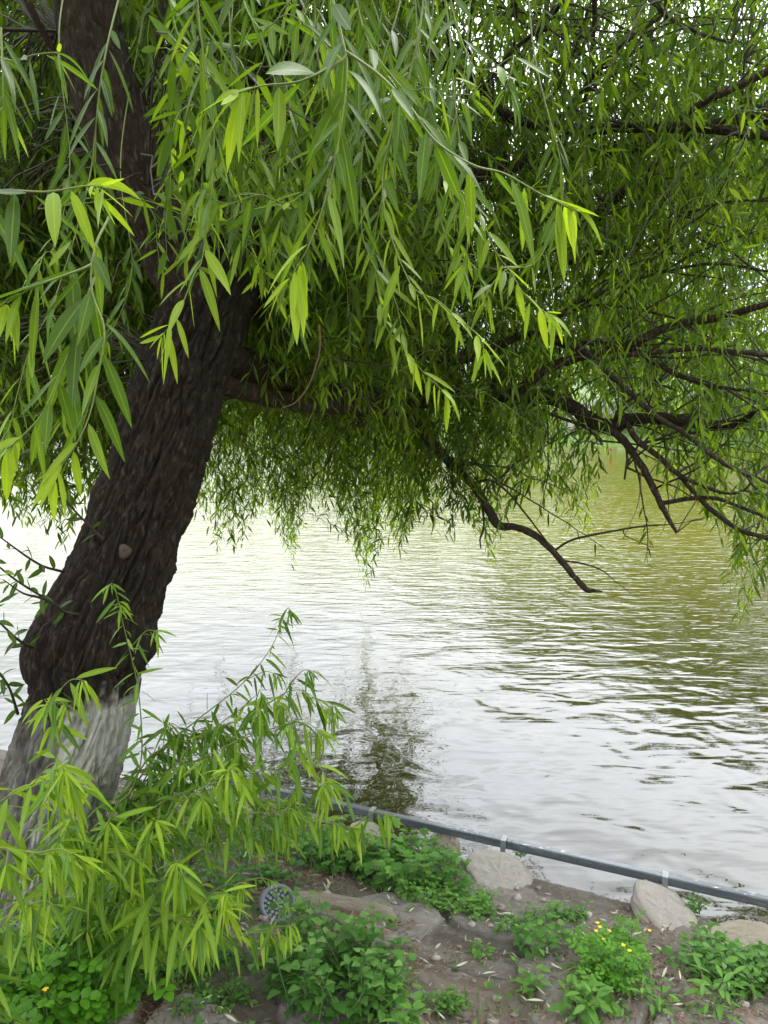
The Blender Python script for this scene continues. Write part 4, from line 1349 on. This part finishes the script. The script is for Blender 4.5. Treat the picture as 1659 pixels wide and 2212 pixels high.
# ------------------------------------------------------------------ weeds on the bank
def clump(name, label, cat, spots, height, leaf, ratio, prof, m, kind='ovate', K=6, nodes=7, tint0=.45, flower=0, spread=.5, lobes=0, fold=.12, group='weeds on the bank', whorl=2, young=.3, flat=.0):
    """a patch of herbs: spots are sheet positions of the stem feet"""
    base = np.array([on_ground(*s) for s in spots])
    c = base.mean(0)
    t = thing(name, label, cat, c, group)
    N = len(base)
    h = height * rng.uniform(.55, 1.1, N)
    d0 = np.stack([rng.normal(0, spread, N), rng.normal(0, spread, N), np.ones(N)], -1)
    pos = grow(N, d0, h, nodes, np.full(N, -.5), .18) + base[:, None] - np.array([0, 0, .01])
    MB().add(*thin_tubes(pos, .0026, .0012, 4)).build('stems', M['stem'], t)
    mb = MB()
    p = np.repeat(pos[:, 1:], whorl, axis=1)
    n = p.shape[1]
    k = np.arange(n)
    phi = (k // whorl)[None] * 1.57 + (k % whorl)[None] * (2 * np.pi / whorl) + rng.uniform(0, 6.28, (N, 1)) + rng.normal(0, .35, (N, n))
    up = .35 + .5 * (k / n)[None] + rng.normal(0, .25, (N, n))
    D = np.stack([np.cos(phi), np.sin(phi), up - flat], -1).reshape(-1, 3)
    P_ = p.reshape(-1, 3)
    LL = leaf * rng.uniform(.6, 1.15, len(P_)) * np.tile(np.interp(k / n, [0, .3, .8, 1], [.7, 1, .85, .55]), N)
    pet = norm(D) * (LL * .45)[:, None]
    A = P_ + pet
    MBs = MB().add(*thin_tubes(np.stack([P_, A], 1), .0010, .0008, 3)).build('petioles', M['stem'], t)
    tint = np.clip(tint0 + rng.normal(0, .12, len(P_)) + young * np.tile((k / n) ** 3, N), .03, 1)
    U = np.array([0, 0, 1.0]) + rng.normal(size=P_.shape) * .3
    Dn = norm(D * np.array([1, 1, .4]))
    if lobes:
        side = norm(np.cross(Dn, U))
        for a in np.linspace(-1.25, 1.25, lobes):
            DD = Dn * math.cos(a) + side * math.sin(a)
            leaves(mb, A, DD, U, LL * (1 - .25 * abs(a)), LL * ratio, prof, K, .15, fold, False, tint)
    elif kind == 'pinnate':
        side = norm(np.cross(Dn, U))
        for f_, a in ((.15, -1.2), (.15, 1.2), (.6, -.95), (.6, .95), (.95, 0)):
            DD = Dn * math.cos(a) + side * math.sin(a)
            leaves(mb, A + Dn * (LL * f_)[:, None], DD, U, LL * .62, LL * .62 * ratio, prof, K, .12, fold, False, tint)
        MB().add(*thin_tubes(np.stack([A, A + Dn * LL[:, None]], 1), .0009, .0007, 3)).build('leaf_stalks', M['stem'], t)
    else:
        leaves(mb, A, Dn, U, LL, LL * ratio, prof, K, .22, fold, True, tint)
    mb.build('leaves', M[m], t)
    for f in range(flower):
        b = pos[rng.integers(N), -1] + np.array([rng.normal(0, .025), rng.normal(0, .025), rng.uniform(.02, .05)])
        fb = MB()
        v, q = thin_tubes(np.stack([b - np.array([0, 0, .07]), b])[None], .0009, .0008, 3)
        a = np.arange(4) * np.pi / 2 + rng.uniform(0, 1.5)
        leaves(fb, np.repeat(b[None], 4, 0), np.stack([np.cos(a), np.sin(a), a * 0 + rng.uniform(.2, .9)], -1) + rng.normal(0, .15, 3), np.repeat([[0, 0, 1.0]], 4, 0), .008, .0075, tooth([.2, .75, 1.0, .9, .4]), 4, .1, .1)
        fo = fb.build('flower', M['petal'], t)
        MB().add(v, q).build('flower_stalk', M['stem'], fo)
    return t


def patch(n, poly_c, rx, ry, rot=0.0):
    a = rng.uniform(0, 2 * np.pi, n)
    r = np.sqrt(rng.random(n))
    x, y = r * np.cos(a) * rx, r * np.sin(a) * ry
    c, s = math.cos(rot), math.sin(rot)
    return [(poly_c[0] + c * u - s * v, poly_c[1] + s * u + c * v) for u, v in zip(x, y)]


clump('goosefoot_plant', 'big dark green goosefoot clump with toothed leaves in front of the round lamp', 'weed', patch(58, (715, 2152), 135, 78), .245, .042, .85, GOOSE, 'goose', K=10, nodes=8, tint0=.45, spread=.25, young=.45)
clump('broadleaf_weed', 'smooth leaved pale weed at the right foot of the goosefoot', 'weed', patch(14, (800, 2165), 60, 50), .17, .055, .42, OVATE, 'weed', nodes=5, tint0=.55)
clump('hop_plant', 'leafy hop patch with hand shaped leaves behind the lamp', 'weed', patch(60, (840, 1890), 165, 36, .18), .15, .05, .42, LANCE, 'weed', lobes=5, nodes=4, tint0=.5, spread=.35)
clump('creeping_weed', 'bright small leaved weed tailing off beside the round pale stone', 'weed', patch(80, (960, 1945), 115, 30, .28), .075, .028, .6, OVATE, 'weed', nodes=5, tint0=.62, spread=.4)
clump('nettle_patch', 'shaded green weed patch under the low shoots right of the trunk', 'weed', patch(80, (560, 1860), 190, 60, .1), .15, .04, .6, OVATE, 'weed', nodes=5, tint0=.3, spread=.35)
clump('shade_weed', 'dark weeds under the shoots between the trunk foot and the lamp', 'weed', patch(60, (400, 1960), 150, 60), .12, .036, .5, OVATE, 'weed', nodes=5, tint0=.3, spread=.35)
clump('shade_weed', 'dark weeds behind the grass tuft left of the goosefoot', 'weed', patch(44, (420, 2090), 120, 36), .11, .034, .5, OVATE, 'weed', nodes=5, tint0=.35, spread=.35)
clump('yellow_celandine', 'yellow flowering celandine in the bottom left corner', 'flowering plant', patch(60, (110, 2185), 175, 85), .25, .055, .8, LOBED, 'celandine', kind='pinnate', K=8, nodes=4, tint0=.5, flower=4, spread=.35, whorl=2)
clump('buttercup_plant', 'yellow flowering buttercup clump below the rightmost pale slab', 'flowering plant', patch(36, (1325, 2105), 70, 56), .135, .036, .6, LOBED, 'celandine', kind='pinnate', K=8, nodes=5, tint0=.45, flower=8, spread=.3)
clump('leafy_weed', 'dense leafy weed patch at the right picture edge', 'weed', patch(72, (1595, 2110), 125, 36, .1), .125, .046, .48, OVATE, 'weed', nodes=6, tint0=.42, spread=.3)
clump('young_goosefoot', 'small goosefoot plant between the round pale stone and the buttercup', 'weed', patch(9, (1165, 2055), 42, 26), .13, .042, .8, GOOSE, 'weed', K=10, nodes=6, tint0=.45, spread=.25)
SEED = [('single pale seedling with lance leaves at the bottom edge left of the buttercup', (1240, 2200), .14, .07, .3, LANCE),
        ('round leaved seedling beside the lance leaved one at the bottom edge', (1275, 2185), .09, .05, .85, OVATE),
        ('small seedling pair on the paving above the bottom seedlings', (1150, 2140), .07, .045, .5, OVATE),
        ('narrow leaved seedling at the bottom right corner', (1545, 2195), .15, .075, .22, LANCE),
        ('seedling between the buttercup and the bottom right corner', (1420, 2190), .12, .055, .3, LANCE),
        ('low seedling at the bottom edge beside the goosefoot', (880, 2215), .10, .05, .5, OVATE),
        ('tiny pale seedling alone on the bare paving', (1045, 2070), .05, .035, .4, LANCE)]
for lab, s, h, l, rt, pf in SEED:
    clump('seedling', lab, 'seedling', patch(4, s, 16, 8), h, l, rt, pf, 'weed', nodes=4, tint0=.6, spread=.25, group='seedlings on the paving')
SM = [('low green weed at the waterline right of the tall pale slab', (1500, 1965), 10, 18, 9), ('low green weed in the corner of the round pale stone and rail', (1125, 1845), 5, 8, 4),
      ('low weed at the foot of the small upright tan stone', (935, 1850), 16, 22, 14), ('weed strip along the litter below the round pale stone', (1200, 1985), 26, 70, 12),
      ('loose weeds on the paving left of the buttercup', (1110, 2010), 14, 50, 12), ('sparse weeds between grass and goosefoot along the bottom edge', (450, 2165), 26, 110, 26),
      ('weeds on the paving at the bottom edge right of the goosefoot', (960, 2180), 18, 60, 14)]
for lab, s, n, rx, ry in SM:
    clump('small_weed', lab, 'weed', patch(n, s, rx, ry), .06, .026, .5, OVATE, 'weed', nodes=4, tint0=.5, spread=.45, group='small weeds on the bank')


def tuft(label, n, c, rx, ry, hgt):
    sp = np.array([on_ground(*s) for s in patch(n, c, rx, ry)])
    o = MB()
    d = np.stack([rng.normal(0, .35, n), rng.normal(0, .35, n), np.ones(n)], -1)
    leaves(o, sp - np.array([0, 0, .01]), d, rng.normal(size=(n, 3)), hgt * rng.uniform(.5, 1.15, n), .0045 * rng.uniform(.7, 1.5, n), BLADE, 7, rng.uniform(.05, .6, n), .15, False,
           np.clip(.5 + rng.normal(0, .22, n), 0, 1))
    tag(o.build('grass_tuft', M['grass']), label, 'grass', 'grass tufts')


tuft('tall grass tuft growing at the foot of the whitewashed trunk', 170, (300, 2100), 95, 60, .26)
tuft('thin grass tuft at the bottom edge left of the goosefoot', 70, (440, 2150), 90, 40, .13)
tuft('small grass tuft on the paving at the goosefoot foot', 50, (870, 2110), 40, 40, .10)
tuft('thin grass among the buttercup stems', 46, (1290, 2120), 100, 40, .12)
tuft('thin grass in front of the leafy weeds at the right edge', 46, (1540, 2160), 110, 30, .11)
tuft('sparse grass on the paving in the middle of the bottom edge', 40, (1060, 2180), 120, 30, .08)
tuft('short grass along the upper foot of the hop patch', 60, (780, 1900), 110, 40, .10)

# ------------------------------------------------------------------ litter
def scatter(n, name, mt, L, ratio, label_kind, smin=-1.2, smax=3.6, tmax=1.9, clump_=.0, prof=LANCE, K=4):
    s, t = rng.uniform(smin, smax, n * 5), rng.uniform(.05, tmax, n * 5)
    x, y = xy(s, t)
    g = fbm(np.stack([x * 1.6, y * 1.6, x * 0 + 12], -1), 3)
    k = np.argsort(-(g * clump_ + rng.random(len(g))))[:n]
    x, y = x[k], y[k]
    z = bank_z(x, y) + .006 + rng.uniform(0, .010, n)
    a = rng.uniform(0, 6.28, n)
    mb = MB()
    LL = L * rng.uniform(.5, 1.2, n)
    leaves(mb, np.stack([x, y, z], -1), np.stack([np.cos(a), np.sin(a), rng.normal(0, .08, n)], -1), np.stack([rng.normal(0, .3, n), rng.normal(0, .3, n), np.ones(n)], -1), LL, LL * ratio, prof, K,
           rng.normal(.02, .1, n), .2, tint=rng.random(n))
    o = mb.build(name, mt)
    o['kind'] = 'stuff'


def litter_mat(name, a, b):
    m, nt, out = mat(name)
    t = nd(nt, 'Attribute', attribute_name='tint').outputs['Fac']
    pr = nd(nt, 'BsdfPrincipled', {'Base Color': ramp(nt, t, [(0.0, a), (.8, b), (1.0, b)]), 'Roughness': .8})
    nt.links.new(pr.outputs[0], out.inputs[0])
    return m


scatter(1100, 'fallen_leaves', litter_mat('dry_willow_leaf', (.26, .22, .12), (.44, .45, .33)), .043, .17, 'stuff')
scatter(30000, 'brown_litter', litter_mat('brown_litter', (.045, .022, .014), (.20, .115, .07)), .026, .2, 'stuff', clump_=.9, K=2)
scatter(5000, 'straw_bits', litter_mat('straw_bits', (.16, .13, .09), (.38, .33, .24)), .022, .12, 'stuff', clump_=.3, K=2)
scatter(500, 'twig_litter', litter_mat('twig_litter', (.05, .035, .025), (.16, .12, .08)), .07, .03, 'stuff', clump_=.8, K=3, prof=BLADE)


def sprouts(n):
    s, t = rng.uniform(-1.1, 3.3, n), rng.uniform(.35, 1.75, n)
    x, y = xy(s, t)
    g = fbm(np.stack([x * 2.2, y * 2.2, x * 0 + 30], -1), 3) + .25 * rng.normal(size=n)
    k = g > .12
    p = np.stack([x, y, bank_z(x, y)], -1)[k]
    m = 6
    P_ = np.repeat(p, m, 0) + rng.normal(0, .008, (len(p) * m, 3)) * np.array([1, 1, .3]) + np.array([0, 0, .006])
    a = rng.uniform(0, 6.28, len(P_))
    mb = MB()
    L = rng.uniform(.012, .035, len(P_))
    leaves(mb, P_, np.stack([np.cos(a), np.sin(a), rng.uniform(.1, 1.6, len(P_))], -1), np.stack([a * 0, a * 0, a * 0 + 1], -1) + rng.normal(0, .3, P_.shape), L, L * rng.uniform(.12, .55, len(P_)), OVATE, 4, .2, .12,
           tint=np.clip(.5 + rng.normal(0, .2, len(P_)), 0, 1))
    o = mb.build('sprouting_weeds', M['weed'])
    o['kind'] = 'stuff'


sprouts(1500)


def pebbles(n):
    mb = MB()
    nu, nv = 8, 5
    th = np.linspace(0, 2 * np.pi, nu, endpoint=False)
    ph = np.linspace(.05, np.pi - .05, nv)
    d = np.stack([np.sin(ph)[:, None] * np.cos(th), np.sin(ph)[:, None] * np.sin(th), np.cos(ph)[:, None] + 0 * th], -1).reshape(-1, 3)
    q = tube_grid(nv, nu)[:, ::-1]
    for _ in range(n):
        s, t = rng.uniform(-1, 3.4), rng.uniform(.06, 1.2)
        x, y = xy(s, t)
        r = rng.uniform(.004, .016) if rng.random() < .8 else .02
        z = float(bank_z(np.array(x), np.array(y)))
        mb.add(d * np.array([r, r * rng.uniform(.6, 1), r * .6]) * (1 + .15 * rng.normal(size=(len(d), 1))) + np.array([x, y, z + .004]), q, rng.random())
    o = mb.build('pebbles', litter_mat('pebble', (.20, .16, .13), (.36, .31, .27)))
    o['kind'] = 'stuff'


pebbles(160)


# ------------------------------------------------------------------ small bright floats near the far shore
def lotus(px, py, Y, size, col, label):
    c = at(px, py, Y)
    c[2] = .02
    mb = MB()
    for ring, (n, up, l) in enumerate(((8, .35, 1.0), (7, 1.0, .85), (5, 2.4, .7))):
        a = np.arange(n) * 2 * np.pi / n + ring * .4
        leaves(mb, np.repeat(c[None], n, 0), np.stack([np.cos(a), np.sin(a), a * 0 + up], -1), np.repeat([[0, 0, 1.0]], n, 0), size * l, size * .5, OVATE, 4, -.15, .25)
    tag(mb.build('floating_flower', plain(label.split()[0] + '_petals', col, .5, .15, 10)), label, 'flower', 'floating flowers by the far shore')


lotus(1320, 975, 38.5, .15, (.60, .10, .20), 'pink flower shaped float on the water below the far bank')
lotus(1288, 981, 38.0, .15, (.75, .65, .06), 'yellow flower shaped float left of the pink one')

# ------------------------------------------------------------------ light
w = bpy.data.worlds.new('World')
S.world = w
w.use_nodes = True
nt = w.node_tree
nt.nodes.clear()
SUN_EL, SUN_AZ = R(56), R(35)     # azimuth clockwise from +Y: veiled sun beyond the lake, a little to the right
sky = nd(nt, 'TexSky', sky_type='NISHITA', sun_disc=False, sun_elevation=SUN_EL, sun_rotation=SUN_AZ, air_density=1.0, dust_density=3.0)
grey = nd(nt, 'HueSaturation', {'Saturation': .18, 'Color': sky.outputs[0]})
co = nd(nt, 'TexCoord').outputs['Generated']
mp = nd(nt, 'Mapping', {'Vector': co, 'Scale': (1, 1, 2.2)}).outputs[0]
cl = ramp(nt, noise(nt, 2.6, 5, .55, mp, .4), [(.3, (7.0, 7.6, 8.7)), (.7, (10.0, 10.3, 10.9))])
mx = mixc(nt, .8, grey.outputs[0], cl)
# the cloud deck is thinner and brighter beyond the lake than behind the camera
yy = nd(nt, 'SeparateXYZ', {'Vector': co}).outputs['Y']
br = nd(nt, 'MapRange', {'Value': yy, 'From Min': -.8, 'From Max': .9, 'To Min': .6, 'To Max': 1.35}).outputs[0]
zz = nd(nt, 'SeparateXYZ', {'Vector': co}).outputs['Z']
hz = ramp(nt, zz, [(0.0, .33), (.13, .42), (.24, .62), (.36, 1.2), (.46, 1.85), (.65, 1.5), (1.0, 1.15)])
br = nd(nt, 'Math', {0: br, 1: hz}, operation='MULTIPLY').outputs[0]
mx = nd(nt, 'VectorMath', {0: mx, 1: br}, operation='MULTIPLY').outputs[0]
bg = nd(nt, 'Background', {'Color': mx, 'Strength': .15})
ow = nd(nt, 'OutputWorld', {'Surface': bg.outputs[0]})

sl = bpy.data.lights.new('sun', 'SUN')
sl.energy = .7
sl.angle = R(14)
sl.color = (1, .965, .91)
so = bpy.data.objects.new('sun', sl)
COL.objects.link(so)
sd = np.array([math.sin(SUN_AZ) * math.cos(SUN_EL), math.cos(SUN_AZ) * math.cos(SUN_EL), math.sin(SUN_EL)])
so.rotation_euler = Vector(sd).to_track_quat('Z', 'Y').to_euler()

cam = bpy.data.cameras.new('camera')
cam.sensor_fit = 'VERTICAL'
cam.sensor_height = 36
cam.lens = 18 / (1106 / F)
cam.clip_start = .05
cam.clip_end = 2000
cobj = bpy.data.objects.new('camera', cam)
COL.objects.link(cobj)
cobj.location = (0, 0, CAM_Z)
cobj.rotation_euler = (math.pi / 2 - PITCH, 0, 0)
S.camera = cobj

S.view_settings.view_transform = 'Standard'
S.view_settings.look = 'None'
S.view_settings.gamma = 1
S.view_settings.exposure = 1.55
S.render.film_transparent = False
cy = S.cycles
cy.use_adaptive_sampling = True
cy.adaptive_threshold = .02
cy.max_bounces = 8
cy.diffuse_bounces = 4
cy.glossy_bounces = 3
cy.transmission_bounces = 5
cy.transparent_max_bounces = 4
cy.sample_clamp_indirect = 8
cy.caustics_reflective = False
cy.caustics_refractive = False
cy.use_denoising = True
cy.denoiser = 'OPENIMAGEDENOISE'
cy.denoising_input_passes = 'RGB_ALBEDO_NORMAL'
cy.denoising_prefilter = 'ACCURATE'
